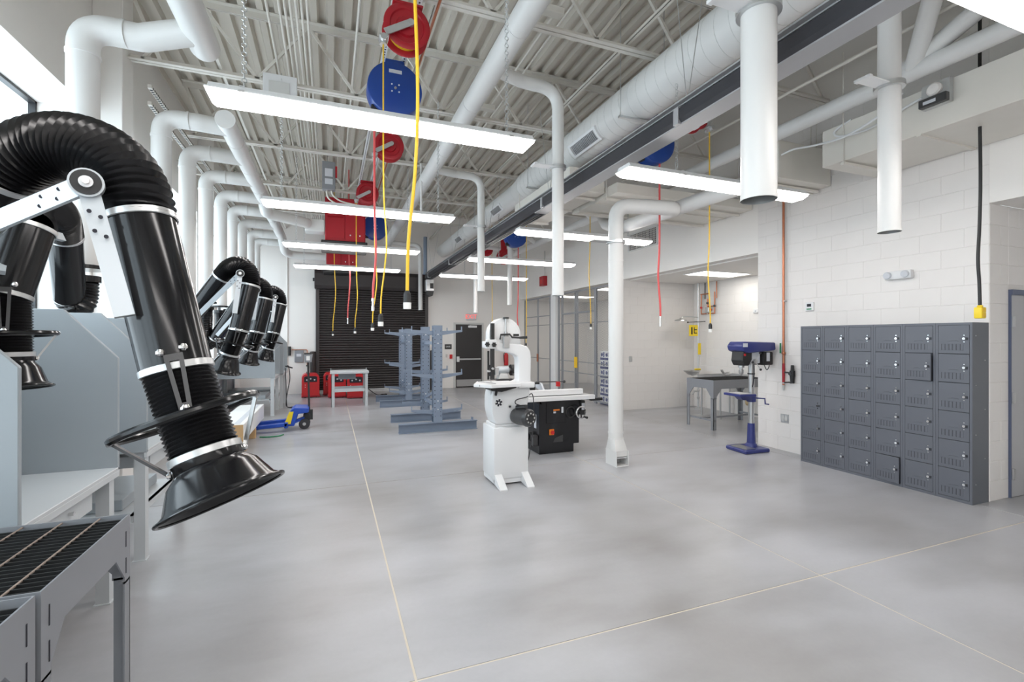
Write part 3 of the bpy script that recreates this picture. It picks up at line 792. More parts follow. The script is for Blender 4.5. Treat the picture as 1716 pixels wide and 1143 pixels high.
# ================================================================== RED FUME FILTER UNITS
def filter_unit(label, x, y, z):
    t = thing('filter_unit', label, 'filter unit', (x, y, z-0.2), 'red hanging filter units')
    w, d, h = 0.84, 0.5, 0.95
    MB().box(x, x+w, y, y+d, z, z+h).build('cabinet', 'red_paint', t, bevel=0.012)
    MB().box(x+0.02, x+0.40, y-0.012, y, z+0.06, z+h-0.03).build('slatted_door', 'red_paint', t, bevel=0.004)
    for k in range(6): MB().prism([(y-0.012, z+0.5+k*0.065), (y-0.03, z+0.505+k*0.065), (y-0.012, z+0.54+k*0.065)], x+0.05, x+0.37, 'yz').build('door_louvre', 'red_paint', t)
    MB().box(x+0.42, x+w-0.02, y-0.012, y, z+0.03, z+h-0.03).build('access_panel', 'red_paint', t, bevel=0.004)
    for a in (0.52, 0.72): MB().disc((x+a, y-0.012, z+0.14), (0, -1, 0), 0.015, 0.012, 10).build('knob', 'bright_white', t)
    MB().box(x-0.08, x+w+0.04, y-0.05, y+d, z-0.2, z).build('lower_louvre_box', 'black_plastic', t, bevel=0.01)
    for k in range(4): MB().box(x-0.06, x+w+0.02, y-0.07, y-0.05, z-0.18+k*0.045, z-0.165+k*0.045).build('louvre_blade', 'dark_steel', t)
    for a in (0.05, w-0.05): MB().cyl((x+a, y+0.1, z+h), (x+a, y+0.1, 5.70), 0.008, None, 6).cyl((x+a, y+d-0.1, z+h), (x+a, y+d-0.1, 5.70), 0.008, None, 6).build('hanger_rod', 'galvanised', t)
    return t
filter_unit('large red hanging fume filter unit with black louvred base, nearer one', -0.1, 11.0, 3.80)
filter_unit('farther red hanging fume filter unit above the roller door', -0.1, 14.5, 3.74)

# ================================================================== REELS
def red_reel(label, x, y, z, R=0.215, flip=1, m='red_paint'):
    t = thing('hose_reel', label, 'hose reel', (x, y, z-R), 'red cord reels')
    MB().lathe((x, y-0.07, z), (0, 1, 0), [(0, 0.0), (0, 0.09), (0.02, 0.10), (0.015, 0.15), (0.0, 0.16), (0.0, R-0.012), (0.008, R), (0.016, R-0.01), (0.02, 0.16), (0.03, 0.12), (0.03, 0.0)], 36).build('front_flange', m, t)
    MB().lathe((x, y+0.07, z), (0, 1, 0), [(0, 0.0), (0, R-0.01), (0.006, R), (0.012, R-0.01), (0.012, 0.0)], 36).build('rear_flange', m, t)
    MB().cyl((x, y-0.05, z), (x, y+0.07, z), R*0.72, None, 28).build('wound_cord', 'yellow_cord', t)
    MB().prism([(x-0.10, 4.805), (x+0.12, 4.805), (x+0.09, z+0.02), (x+0.02, z-0.05), (x-0.06, z+0.02)], y+0.085, y+0.10, 'xz').box(x-0.13, x+0.15, y-0.06, y+0.11, 4.79, 4.8095).build('mount_bracket', m, t, bevel=0.003)
    a, c = V((x+0.03*flip, y-0.10, z+0.02)), V((x-0.2*flip, y-0.10, z-0.12))
    MB().bar(a, c, 0.012, 0.06, (0, 0, 1)).cyl((a.x, a.y-0.01, a.z), (a.x, a.y+0.12, a.z), 0.03, None, 14).build('guide_arm', 'galvanised', t)
    g = MB().cyl((c.x-0.015*flip, y-0.13, c.z-0.06), (c.x-0.015*flip, y+0.0, c.z-0.06), 0.03, None, 14).box(c.x-0.055, c.x+0.03, y-0.12, y-0.01, c.z-0.05, c.z-0.035)
    g.cyl((c.x-0.015*flip, y-0.06, c.z-0.10), (c.x-0.015*flip, y-0.06, c.z-0.03), 0.035, None, 14)
    g.build('roller_guide', 'galvanised', t)
    return (c.x-0.015*flip, y-0.06, c.z-0.10)
def blue_reel(label, x, y, z, R=0.30, plate=True):
    t = thing('hose_reel', label, 'hose reel', (x, y, z-R), 'blue hose reels')
    MB().lathe((x, y-0.11, z), (0, 1, 0), [(0, 0.0), (0, R-0.02), (0.006, R-0.005), (0.02, R), (0.20, R), (0.214, R-0.005), (0.22, R-0.02), (0.22, 0.0)], 44).build('drum_case', 'blue_paint', t)
    for a in range(4):
        MB().disc((x+0.055*math.cos(a*PI/2+0.8), y-0.11, z+0.055*math.sin(a*PI/2+0.8)), (0, -1, 0), 0.008, 0.008, 8).build('bolt', 'bright_white', t)
    MB().disc((x, y-0.11, z), (0, -1, 0), 0.014, 0.014, 10).build('hub_nut', 'galvanised', t)
    MB().prism([(x-0.12, z+R-0.06), (x+0.12, z+R-0.06), (x+0.10, 4.805), (x-0.10, 4.805)], y-0.06, y+0.06, 'xz').build('mount_bracket', 'blue_paint', t, bevel=0.004)
    MB().box(x-R*0.85, x-R*0.5, y-0.05, y+0.05, z-R*0.88, z-R*0.62).build('hose_outlet', 'black_plastic', t, bevel=0.01)
    if plate: MB().box(x-0.07, x+0.07, y-0.113, y-0.11, z+R*0.55, z+R*0.68).build('rating_plate', 'sticker', t)
    return (x-R*0.72, y, z-R*0.85)
def cord(label, top, zb, r, kind, wob=0.02, m='yellow_cord', big=1.0, grp='hanging cords'):
    x, y, zt = top
    t = thing('hanging_cord', label, 'cord' if kind == 'plug' else 'hose', (x, y, zb), grp)
    rnd = random.Random(int(x*1000+y*77)); h = zt-zb
    pts = [(x, y, zt), (x, y, zb+h*0.6), (x+wob*0.2, y, zb+h*0.42), (x+wob*(0.7+rnd.random()*0.5), y+0.01, zb+h*0.27), (x+wob*0.3, y, zb+h*0.16), (x-wob*0.6, y, zb+h*0.07), (x-wob*0.8, y, zb)]
    sp = smooth_path(pts, 6)
    MB().tube(sp, r, 10).build('cable' if kind == 'plug' else 'hose_line', m, t)
    e = V(pts[-1])
    if kind == 'plug':
        MB().cyl(e, e+V((0, 0, -0.018*big)), 0.012*big, 0.020*big, 16).cyl(e+V((0, 0, -0.018*big)), e+V((0, 0, -0.075*big)), 0.022*big, 0.023*big, 16).build('connector', 'black_plastic', t)
        MB().cyl(e+V((0, 0, -0.075*big)), e+V((0, 0, -0.115*big)), 0.025*big, 0.024*big, 16).build('connector_face', 'carton_white', t)
    else:
        MB().cyl(e, e+V((0, 0, -0.03)), 0.018, None, 12).cyl(e+V((0, 0, -0.03)), e+V((0, 0, -0.09)), 0.013, None, 12).cyl(e+V((0, 0, -0.09)), e+V((0, 0, -0.14)), 0.017, None, 12).build('coupler', 'chrome', t)
g1 = red_reel('red cord reel nearest the viewer, with grey guide arm', 0.67, 4.5, 4.58)
b1 = blue_reel('large round blue hose reel left of the dust main', 0.68, 5.47, 4.46)
g2 = red_reel('red cord reel partly behind the large near light', 0.83, 7.3, 4.56)
g3 = red_reel('smaller looking red cord reel above the second ceiling light', 0.70, 9.85, 4.56)
b2 = blue_reel('blue hose reel half hidden behind the red filter unit', 1.05, 12.2, 4.42, 0.3, False)
cord('thick yellow power cord nearest the viewer with large black connector', (0.38, 2.33, 5.6), 1.91, 0.0085, 'plug', 0.035, big=0.78)
cord('yellow cord from the nearest red reel, second thickest', (g1[0], g1[1], g1[2]), 1.9, 0.007, 'plug', 0.03)
cord('red air hose hanging from the blue reel, longest of the window side', b1, 2.12, 0.0125, 'coupler', 0.02, 'red_hose', grp='hanging air hoses')
cord('yellow cord from the second red reel, left of the thicker one', g2, 1.9, 0.008, 'plug', 0.035)
cord('yellow cord in front of the roller door, third red reel', g3, 1.88, 0.008, 'plug', 0.03)
cord('red air hose in front of the roller door centre', (0.42, 11.9, 5.69), 2.15, 0.014, 'coupler', 0.03, 'red_hose', grp='hanging air hoses')
cord('farthest yellow cord at the left of the roller door', (0.10, 12.9, 5.69), 1.85, 0.009, 'plug', 0.04)
g4 = red_reel('red cord reel peeking out under the black rail by lockers', 4.44, 4.9, 4.60, flip=-1)
b4 = blue_reel('blue hose reel above the floor pipe, behind the rail', 4.22, 5.45, 4.40, 0.3)
b5 = blue_reel('blue hose reel with yellow sticker under the rail', 3.86, 5.9, 4.36, 0.2, False)
MB().disc((3.80, 5.787, 4.33), (0, -1, 0), 0.06, 0.004, 16).build('yellow_sticker', 'yellow', [o for o in bpy.data.objects if o.get('label', '').startswith('blue hose reel with yellow')][0])
b6 = blue_reel('far blue hose reel above the bandsaw', 4.45, 11.3, 4.3, 0.3, False)
g6 = red_reel('far red cord reel left of the far blue reel', 4.30, 13.3, 4.3)
g7 = red_reel('red reel low above the wire cage corner', 4.62, 12.55, 3.98)
cord('yellow cord hanging in front of the alcove', g4, 1.87, 0.008, 'plug', -0.02)
cord('red air hose hanging in front of the alcove', (4.30, 5.40, 4.15), 1.98, 0.0135, 'coupler', -0.02, 'red_hose', grp='hanging air hoses')
cord('yellow cord hanging in front of the wire cage', (4.77, 8.08, 5.69), 1.96, 0.008, 'plug', -0.02)
cord('yellow cord hanging behind the bandsaw top', (4.55, 13.45, 5.69), 1.5, 0.009, 'plug', 0.02)
cord('red air hose hanging behind the bandsaw wheel cover', (4.56, 11.35, 4.06), 1.6, 0.014, 'coupler', -0.02, 'red_hose', grp='hanging air hoses')
cord('yellow cord hanging at the left post of the wire cage', (4.62, 10.95, 4.81), 1.55, 0.009, 'plug', 0.01)
# black cord with yellow outlet box above the lockers
t = thing('hanging_cord', 'black cord with yellow outlet box hanging above the lockers', 'cord', (5.67, 2.53, 1.86))
sp = smooth_path([(5.70, 2.54, 5.65), (5.69, 2.54, 4.0), (5.68, 2.53, 3.2), (5.665, 2.53, 2.75), (5.64, 2.53, 2.42), (5.66, 2.53, 2.2), (5.672, 2.53, 1.97)], 6)
MB().tube(sp, 0.0135, 10).build('cable', 'black_plastic', t)
MB().box(5.632, 5.712, 2.50, 2.56, 1.86, 1.965).box(5.655, 5.69, 2.51, 2.55, 1.965, 1.985).build('outlet_box', 'yellow', t, bevel=0.008, seg=2)
MB().box(5.645, 5.70, 2.497, 2.50, 1.875, 1.91).box(5.645, 5.70, 2.497, 2.50, 1.92, 1.955).build('outlet_cover', 'yellow_cord', t, bevel=0.002)
# ================================================================== FUME EXTRACTION ARMS
TR = 0.1
def hose_mesh(pts, r, rib=0.022, n=24, depth=0.10):
    P = smooth_path(pts, 12); L = [0]
    for a, c in zip(P, P[1:]): L.append(L[-1] + (c-a).length)
    k = max(4, int(L[-1]/rib)); out = []; R = []; j = 0
    for i in range(k*4+1):
        s_ = L[-1]*i/(k*4)
        while j < len(L)-2 and L[j+1] < s_: j += 1
        f = (s_-L[j])/max(1e-9, L[j+1]-L[j]); out.append(P[j].lerp(P[j+1], min(1, max(0, f))))
        R.append(r*(1-depth*(1.0, 0.55, 0.0, 0.55)[i % 4]))
    return MB().tube(out, R, n, cap=False)
def band(t, c, ax, r, name='clamp_band'):
    a = V(ax).normalized(); c = V(c)
    MB().lathe(c - a*0.012, a, [(0, r), (0.002, r+0.004), (0.022, r+0.004), (0.024, r)], 28).build(name, 'galvanised', t)
def extraction_arm(label, P0, base, A, hose, B, C, N, R, ringc, joint, ja, jb, rim=0.18, seg=24, view=(0, -1, 0)):
    """flange hose: P0->base pts->A; tube A->hose[0]; hose; tube B->C; neck hose C->N; hood N->R"""
    t = thing('fume_extractor', label, 'fume extractor', (P0[0], P0[1], min(R[2], N[2])-0.1), 'fume extraction arms')
    V_ = V
    hose_mesh([P0]+base+[A], TR*1.0, 0.024, seg).build('base_hose', 'black_hose', t)
    MB().disc((P0[0], P0[1], P0[2]-0.05), (0, 0, 1), TR+0.012, 0.05, seg).build('swivel_collar', 'black_gloss', t)
    h0, h1 = V(hose[0]), V(hose[-1]); A, B, C, N, R = V(A), V(B), V(C), V(N), V(R)
    MB().cyl(A, h0, TR, None, seg+8, False).build('upper_tube', 'black_gloss', t)
    hose_mesh(hose, TR*1.06, 0.0205, seg+6, 0.14).build('elbow_hose', 'black_hose', t)
    lt = MB().cyl(B, C, TR, None, seg+8, False).build('lower_tube', 'black_gloss', t)
    d2 = (C-B).normalized(); d1 = (h0-A).normalized()
    hose_mesh([C, C.lerp(N, 0.5), N], TR*0.99, 0.013, seg+4, 0.08).build('neck_hose', 'black_hose', t)
    band(t, h0+d1*0.0, d1, TR*1.03); band(t, B, d2, TR*1.03); band(t, C-d2*0.0, d2, TR*1.0); dn = (N-C).normalized(); band(t, N, dn, TR*1.0); band(t, A, d1, TR*1.0)
    ah = (R-N).normalized(); H = (R-N).length
    MB().lathe(N, ah, [(0.0, TR), (0.035, TR), (0.04, TR*0.98), (H*0.45, TR+(rim*0.9-TR)*0.46), (H*0.88, rim*0.88), (H*0.94, rim*0.95), (H, rim), (H+0.004, rim), (H-0.004, rim-0.008), (H*0.9, rim*0.86), (H*0.45, TR+(rim*0.86-TR)*0.44), (0.05, TR*0.9)], 40).build('hood', 'black_gloss', t)
    MB().ring(R, ah, rim, 0.006, 44, 8).build('hood_rim', 'black_gloss', t)
    for k in (-1, 1):
        MB().bar(N+ah*0.03+ah.orthogonal().normalized()*0.03*k, N+ah*0.05+ah.orthogonal().normalized()*0.03*k, 0.05, 0.05).build('hood_grid', 'dark_steel', t)
    # swing handle round the neck
    rc = V(ringc); rr = rim*1.12; vw = (V((0, 0, 1.68)) - rc).normalized()
    side = ah.cross(V(view)).normalized(); fwd = side.cross(ah).normalized()
    nr = (ah - vw*ah.dot(vw)*0.7).normalized()
    hr = MB().ring(rc, nr, rr, 0.012, 44, 8).build('handle_ring', 'black_gloss', t)
    for s_ in (-1, 1):
        e = rc + side*rr*s_
        MB().bar(e, N + ah*0.03 + side*TR*1.02*s_, 0.012, 0.008).build('handle_link', 'steel' if s_ < 0 else 'dark_steel', hr)
        MB().sphere(e, 0.013, 10).build('ball_joint', 'chrome', hr); MB().sphere(N+ah*0.025+side*TR*1.03*s_, 0.012, 10).build('link_bolt', 'chrome', hr)
        f0 = C - d2*0.03 + fwd*TR*1.02 + side*0.03*s_
        MB().sphere(f0, 0.013, 10).build('tube_bolt', 'chrome', lt)
    f0 = C - d2*0.01 + fwd*TR*1.06
    f1 = rc + fwd*(TR*1.12)
    pl = MB(); ax_ = (f1-f0).normalized(); sd = ax_.cross(fwd).normalized()
    for q in (-1, 1): pl.bar(f0+sd*0.019*q, f1+sd*0.011*q, 0.012, 0.004, tuple(fwd))
    pl.bar(f0-ax_*0.006, f0+ax_*0.016, 0.05, 0.004, tuple(fwd)); pl.bar(f1-ax_*0.02, f1+ax_*0.012, 0.034, 0.004, tuple(fwd))
    pl.build('slotted_plate', 'dark_steel', t); MB().sphere(f1+fwd*0.008, 0.014, 10).build('plate_bolt', 'chrome', t)
    # friction joint and bars
    j, ja, jb = V(joint), V(ja), V(jb); nv = V(view).normalized()
    jt = MB().disc(j-nv*0.012, nv, 0.042, 0.03, 24).build('joint_plate', 'arm_silver', t)
    MB().disc(j+nv*0.018, nv, 0.036, 0.006, 24).build('friction_pad', 'black_plastic', jt); MB().disc(j+nv*0.024, nv, 0.017, 0.006, 16).build('washer', 'bright_white', jt); MB().disc(j+nv*0.03, nv, 0.009, 0.008, 6).build('joint_bolt', 'chrome', jt)
    MB().bar(j, ja, 0.024, 0.05, tuple((ja-j).cross(nv))).build('upper_bar', 'arm_silver', t)
    MB().bar(j-nv*0.014, jb, 0.024, 0.05, tuple((jb-j).cross(nv))).build('lower_bar', 'arm_silver', t)
    for e in (ja, jb):
        u = (e-j).normalized(); w = u.cross(nv).normalized()
        for a_, b_ in ((0.085, 0.012), (0.105, -0.01), (0.145, 0.012), (0.165, -0.01)):
            MB().disc(j+u*a_+w*b_+nv*0.013, nv, 0.006, 0.003, 8).build('rivet', 'hole_dark', t)
    return t
vA = (-0.36, -0.93, -0.05)
extraction_arm('huge black fume extraction arm close to the viewer', (-1.83, 2.45, 2.17), [(-1.83, 2.45, 2.02), (-1.76, 2.45, 1.86), (-1.62, 2.45, 1.83)], (-1.45, 2.43, 1.91),
    [(-0.992, 2.056, 2.234), (-0.922, 2.018, 2.281), (-0.848, 1.99, 2.307), (-0.775, 1.961, 2.307), (-0.698, 1.932, 2.277), (-0.634, 1.907, 2.218), (-0.599, 1.893, 2.144), (-0.585, 1.888, 2.069)],
    (-0.585, 1.888, 2.065), (-0.463, 1.82, 1.578), (-0.369, 1.751, 1.311), (-0.313, 1.708, 1.174), (-0.425, 1.79, 1.425), (-0.675, 1.763, 2.138), (-1.035, 1.935, 1.993), (-0.574, 1.737, 1.744), 0.18, 28, (0.28, -0.96, 0.0))
extraction_arm('black fume extraction arm reaching into the nearest welding booth', (-1.83, 4.72, 2.17), [(-1.83, 4.72, 2.04), (-1.84, 4.70, 1.95), (-1.87, 4.69, 1.92)], (-1.89, 4.66, 1.99),
    [(-1.736, 4.209, 2.395), (-1.667, 3.968, 2.492), (-1.57, 3.555, 2.47), (-1.47, 3.20, 2.345), (-1.392, 3.04, 2.23)],
    (-1.390, 3.035, 2.222), (-1.445, 2.96, 1.885), (-1.44, 2.957, 1.60), (-1.425, 2.94, 1.44), (-1.44, 2.955, 1.695), (-1.50, 3.10, 2.25), (-1.62, 3.9, 2.33), (-1.42, 2.86, 1.98), 0.16, 24, (0.4, -0.9, 0))
A3 = extraction_arm('black fume extraction arm with its hood lowest, right of the huge arm', (-1.83, 6.58, 2.17), [(-1.83, 6.58, 1.9), (-1.87, 6.64, 1.7), (-1.86, 6.68, 1.56)], (-1.72, 6.66, 1.68),
    [(-1.166, 6.294, 2.385), (-1.078, 6.238, 2.482), (-0.964, 6.162, 2.508), (-0.875, 6.128, 2.43), (-0.852, 6.097, 2.28)],
    (-0.852, 6.097, 2.275), (-0.959, 6.053, 1.761), (-1.055, 6.085, 1.50), (-1.111, 6.112, 1.306), (-1.0, 6.07, 1.62), (-0.93, 5.96, 2.392), (-1.62, 6.42, 1.72), (-0.98, 5.94, 1.95), 0.165, 20, (0.15, -0.99, 0))
A3.location = A3.location
lab = [(8.68, -0.12, 'black fume extraction arm half hidden behind the one beside the huge arm'), (9.77, 0.06, 'black fume extraction arm hanging before the far grey booth'),
       (11.96, -0.7, 'black fume extraction arm swung back towards the windows'), (13.1, -0.5, 'farthest black fume extraction arm, beside the far wall booths')]
for y, rz, nm in lab:
    o = dup(A3, (-1.83, y, A3.location.z), rz, nm)

# ================================================================== WELDING BOOTHS
def sheet(b, x0, x1, y, z0, zt, xc, zc, th=0.02):
    """side panel in plane y with chamfered front top corner"""
    b.prism([(x0, z0), (x1, z0), (x1, zc), (xc, zt), (x0, zt)], y, y+th, 'xz')
def booth(label, y0, y1, xf=-1.28, xb=-2.30, drawer=True, knob=True):
    t = thing('welding_booth', label, 'welding booth', ((xf+xb)/2, (y0+y1)/2, 0), 'grey welding booths')
    zt = 0.84
    for y in (y0, y1-0.025):
        b = MB(); sheet(b, xb, xf, y, zt-0.30 if y == y0 and False else zt-0.02, 1.86, xf-0.28, 1.55, 0.025)
        b.build('side_panel', 'booth_grey', t, bevel=0.004)
    MB().box(xb, xb+0.02, y0+0.025, y1-0.025, zt, 1.86).build('back_panel', 'booth_grey', t)
    MB().box(xb, xf, y0+0.002, y1-0.002, zt-0.022, zt).box(xf-0.022, xf, y0+0.002, y1-0.002, zt-0.06, zt-0.02).build('table_top', 'booth_light', t, bevel=0.003)
    for (x, y) in ((xf-0.09, y0+0.03), (xf-0.09, y1-0.10), (xb+0.02, y0+0.03), (xb+0.02, y1-0.10)):
        MB().box(x, x+0.07, y, y+0.008, 0.006, zt-0.022).box(x+0.062, x+0.07, y+0.008, y+0.07, 0.006, zt-0.022).box(x-0.01, x+0.08, y-0.01, y+0.08, 0, 0.006).build('leg', 'booth_light', t)
    MB().box(xb+0.03, xf-0.1, y0+0.04, y1-0.04, 0.34, 0.355).box(xf-0.115, xf-0.10, y0+0.04, y1-0.04, 0.29, 0.355).build('lower_shelf', 'booth_light', t)
    MB().box(xb+0.10, xf-0.2, y0+0.15, y1-0.15, 0.357, 0.44).build('shelf_tray', 'booth_grey', t, bevel=0.005)
    MB().box(xb+0.03, xb+0.05, y0+0.10, y1-0.10, 0.36, 0.80).build('rear_apron', 'booth_grey', t)
    if drawer:
        d = MB().box(xf-0.06, xf-0.045, y0+0.22, y1-0.26, zt-0.19, zt-0.075).box(xf-0.5, xf-0.06, y0+0.23, y1-0.27, zt-0.18, zt-0.09).build('drawer', 'booth_light', t, bevel=0.003)
        if knob: MB().cyl((xf-0.045, (y0+y1)/2, zt-0.12), (xf-0.02, (y0+y1)/2, zt-0.12), 0.008, 0.012, 12).build('knob', 'chrome', d)
    return t
booth('nearest grey welding booth at the left edge', 2.72, 3.79)
booth('grey welding booth behind the huge black hood', 4.28, 5.35)
booth('grey welding booth in the far corner, behind the blue pallet jack', 11.25, 12.3, -1.10, -2.3, False)
booth('last grey welding booth against the far wall corner', 12.42, 13.47, -1.03, -2.3, False)
t = thing('welding_cable', 'coiled black welding cable hanging at the far booth', 'cable', (-0.97, 12.7, 0.0))
MB().tube(smooth_path([(-0.99, 12.5, 0.98), (-0.93, 12.5, 0.99), (-0.90, 12.5, 0.7), (-0.95, 12.5, 0.4), (-0.98, 12.5, 0.15), (-0.96, 12.5, 0.02), (-0.80, 12.5, 0.012), (-0.70, 12.45, 0.012), (-0.78, 12.35, 0.012), (-0.92, 12.4, 0.012)]), 0.010, 8).build('cable', 'rubber', t)
MB().tube(smooth_path([(-1.0, 12.48, 0.96), (-0.98, 12.46, 0.5), (-0.97, 12.47, 0.12), (-0.96, 12.5, 0.05)]), 0.009, 8).build('second_cable', 'rubber', t)
MB().bar((-1.0, 12.5, 1.0), (-0.84, 12.5, 0.95), 0.03, 0.03).build('electrode_holder', 'black_plastic', t)

# ================================================================== GRATED CUTTING TABLES (foreground)
def grate_table(label, x0, x1, y0, y1, z=0.86):
    t = thing('grate_table', label, 'cutting table', ((x0+x1)/2, (y0+y1)/2, 0), 'grated cutting tables')
    th = 0.006; sk = 0.16
    # skirts with arched lower corners, legs as folded angles
    def skirt(a0, a1):
        return [(a0, z-0.30), (a0, z), (a1, z), (a1, z-0.30), (a1-0.06, z-0.30), (a1-0.06, z-0.27), (a1-0.15, z-sk), (a0+0.15, z-sk), (a0+0.06, z-0.27), (a0+0.06, z-0.30)]
    for x in (x0, x1-th): MB().prism(skirt(y0, y1), x, x+th, 'yz').build('side_skirt', 'table_grey', t)
    for y in (y0, y1-th): MB().prism(skirt(x0+th, x1-th), y, y+th, 'xz').build('end_skirt', 'table_grey', t)
    for x, sx in ((x0, 1), (x1, -1)):
        for y, sy in ((y0, 1), (y1, -1)):
            MB().box(min(x, x+sx*th), max(x, x+sx*th), min(y, y+sy*0.06), max(y, y+sy*0.06), 0, z-0.29).box(min(x, x+sx*0.06), max(x, x+sx*0.06), min(y, y+sy*th), max(y, y+sy*th), 0, z-0.29).build('leg', 'table_grey', t)
    for yy in (y0+0.045, y1-0.05):
        for zz in (z-0.10, z-0.22): MB().box(x1, x1+0.0015, yy, yy+0.006, zz-0.035, zz+0.035).build('slot', 'hole_dark', t)
    n = int((y1-y0-0.03)/0.0355)
    first = None
    for k in range(n):
        yy = y0+0.025+k*0.0355
        if first is None:
            first = MB().box(x0+0.012, x1-0.012, yy, yy+0.005, z-0.055, z-0.006).build('grate_bar', 'grate_black', t); ya = yy
        else: child(first, t, V((0, yy-ya, 0)))
    k = x0+0.10
    while k < x1-0.05:
        MB().tube([(k, y0+0.01, z-0.008), (k, y1-0.01, z-0.008)], 0.0045, 6).build('cross_rod', 'rust_bar', t); k += 0.135
    return t
grate_table('grey cutting table with black bar grate, farther of the two', -1.62, -0.87, 1.965, 2.69)
grate_table('grey cutting table with black bar grate at the picture corner', -1.62, -0.875, 1.22, 1.945)
# ================================================================== BANDSAW
t = thing('bandsaw', 'white vertical bandsaw on a white cabinet base', 'bandsaw', (1.93, 5.2, 0))
MB().prism([(1.725, 0.07), (2.15, 0.07), (2.15, 0.655), (1.725, 0.655)], 5.03, 5.44, 'xz').build('cabinet_base', 'white_paint', t, bevel=0.012, seg=2)
MB().box(1.735, 2.14, 5.04, 5.43, 0.02, 0.07).build('base_plinth', 'white_paint', t)
for x, dx in ((1.735, 0.085), (2.06, 0.11)):
    MB().prism([(5.06, 0.13), (5.06, 0.02), (4.86, 0.0), (4.84, 0.0), (4.84, 0.012), (5.03, 0.13)], x+0.0, x+0.085, 'yz').build('foot', 'white_paint', t)
for x in (1.77, 2.11): MB().disc((x, 5.028, 0.12), (0, -1, 0), 0.008, 0.004, 8).build('foot_bolt', 'steel', t)
# lower wheel casting with sloped sides
MB().prism([(1.76, 0.69), (2.06, 0.69), (2.12, 0.74), (2.19, 1.07), (2.17, 1.12), (1.73, 1.10), (1.71, 1.0), (1.71, 0.86), (1.73, 0.76)], 5.06, 5.34, 'xz').build('lower_casting', 'white_paint', t, bevel=0.02, seg=3)
MB().box(1.75, 2.1, 5.08, 5.40, 0.655, 0.69).build('casting_foot', 'white_paint', t, bevel=0.008)
for x in (1.76, 1.82): pass
# C frame: column and upper arm
arm = [(2.0, 1.10), (2.22, 1.09), (2.225, 1.45), (2.215, 1.52), (2.18, 1.57), (2.10, 1.60), (1.94, 1.62), (1.66, 1.64), (1.66, 1.56), (1.75, 1.545), (2.0, 1.49), (2.05, 1.46), (2.065, 1.42), (2.065, 1.18), (2.03, 1.165), (2.0, 1.165)]
MB().prism(arm, 5.12, 5.28, 'xz').build('frame_column', 'white_paint', t, bevel=0.015, seg=3)
# upper wheel cover: rounded arch standing behind the arm
pr = [(1.70, 1.56)] + [(1.90 - 0.20*math.cos(a*PI/16), 1.715 + 0.195*math.sin(a*PI/16)) for a in range(17)] + [(2.10, 1.56)]
MB().prism(pr, 5.14, 5.27, 'xz').build('upper_wheel_cover', 'white_paint', t, bevel=0.012, seg=2)
MB().prism([(1.90+(x-1.90)*0.86, 1.60+(z-1.60)*0.86) for x, z in pr], 5.132, 5.14, 'xz').build('cover_door', 'bright_white', t, bevel=0.004)
MB().box(1.655, 1.775, 5.07, 5.13, 1.555, 1.66).build('guide_block', 'white_paint', t, bevel=0.006)
for x, z in ((1.655, 1.605), (1.735, 1.60)):
    k = MB()
    for q in range(6): k.sphere((x+0.02*math.cos(q*PI/3), 5.05, z+0.02*math.sin(q*PI/3)), 0.011, 8)
    k.disc((x, 5.075, z), (0, -1, 0), 0.018, 0.03, 12); k.build('star_knob', 'black_plastic', t)
MB().box(1.712, 1.752, 5.085, 5.125, 1.66, 1.845).build('guide_post_top', 'black_plastic', t); MB().box(1.712, 1.752, 5.085, 5.125, 1.20, 1.555).build('blade_guard', 'black_plastic', t)
MB().box(1.682, 1.702, 5.12, 5.14, 1.20, 1.53).build('rear_guard', 'black_plastic', t)
MB().box(1.755, 1.80, 5.07, 5.12, 1.25, 1.34).cyl((1.70, 5.08, 1.30), (1.66, 5.08, 1.30), 0.014, None, 10).cyl((1.72, 5.07, 1.33), (1.72, 5.03, 1.33), 0.014, None, 10).build('blade_guides', 'steel', t, bevel=0.004)
MB().box(1.715, 1.718, 5.10, 5.112, 1.0, 1.25).build('blade', 'steel', t)
# tension screw and lever
MB().cyl((1.90, 5.11, 1.66), (1.90, 5.11, 1.905), 0.008, None, 10).build('tension_rod', 'steel', t)
MB().disc((1.90, 5.11, 1.90), (0, 0, 1), 0.035, 0.018, 16).build('tension_knob', 'black_plastic', t)
MB().box(1.865, 1.935, 5.085, 5.135, 1.56, 1.70).cyl((1.90, 5.11, 1.70), (1.90, 5.11, 1.75), 0.02, None, 12).build('tension_bracket', 'steel', t, bevel=0.004)
MB().tube([(1.82, 5.09, 1.66), (1.83, 5.09, 1.715), (1.94, 5.09, 1.72), (1.97, 5.09, 1.685), (2.06, 5.085, 1.68)], 0.011, 8).build('tension_lever', 'black_plastic', t)
MB().cyl((2.06, 5.085, 1.68), (2.15, 5.08, 1.685), 0.013, 0.018, 12).build('lever_grip', 'black_plastic', t)
MB().box(2.0, 2.07, 5.128, 5.134, 1.70, 1.725).build('name_badge', 'black_plastic', t)
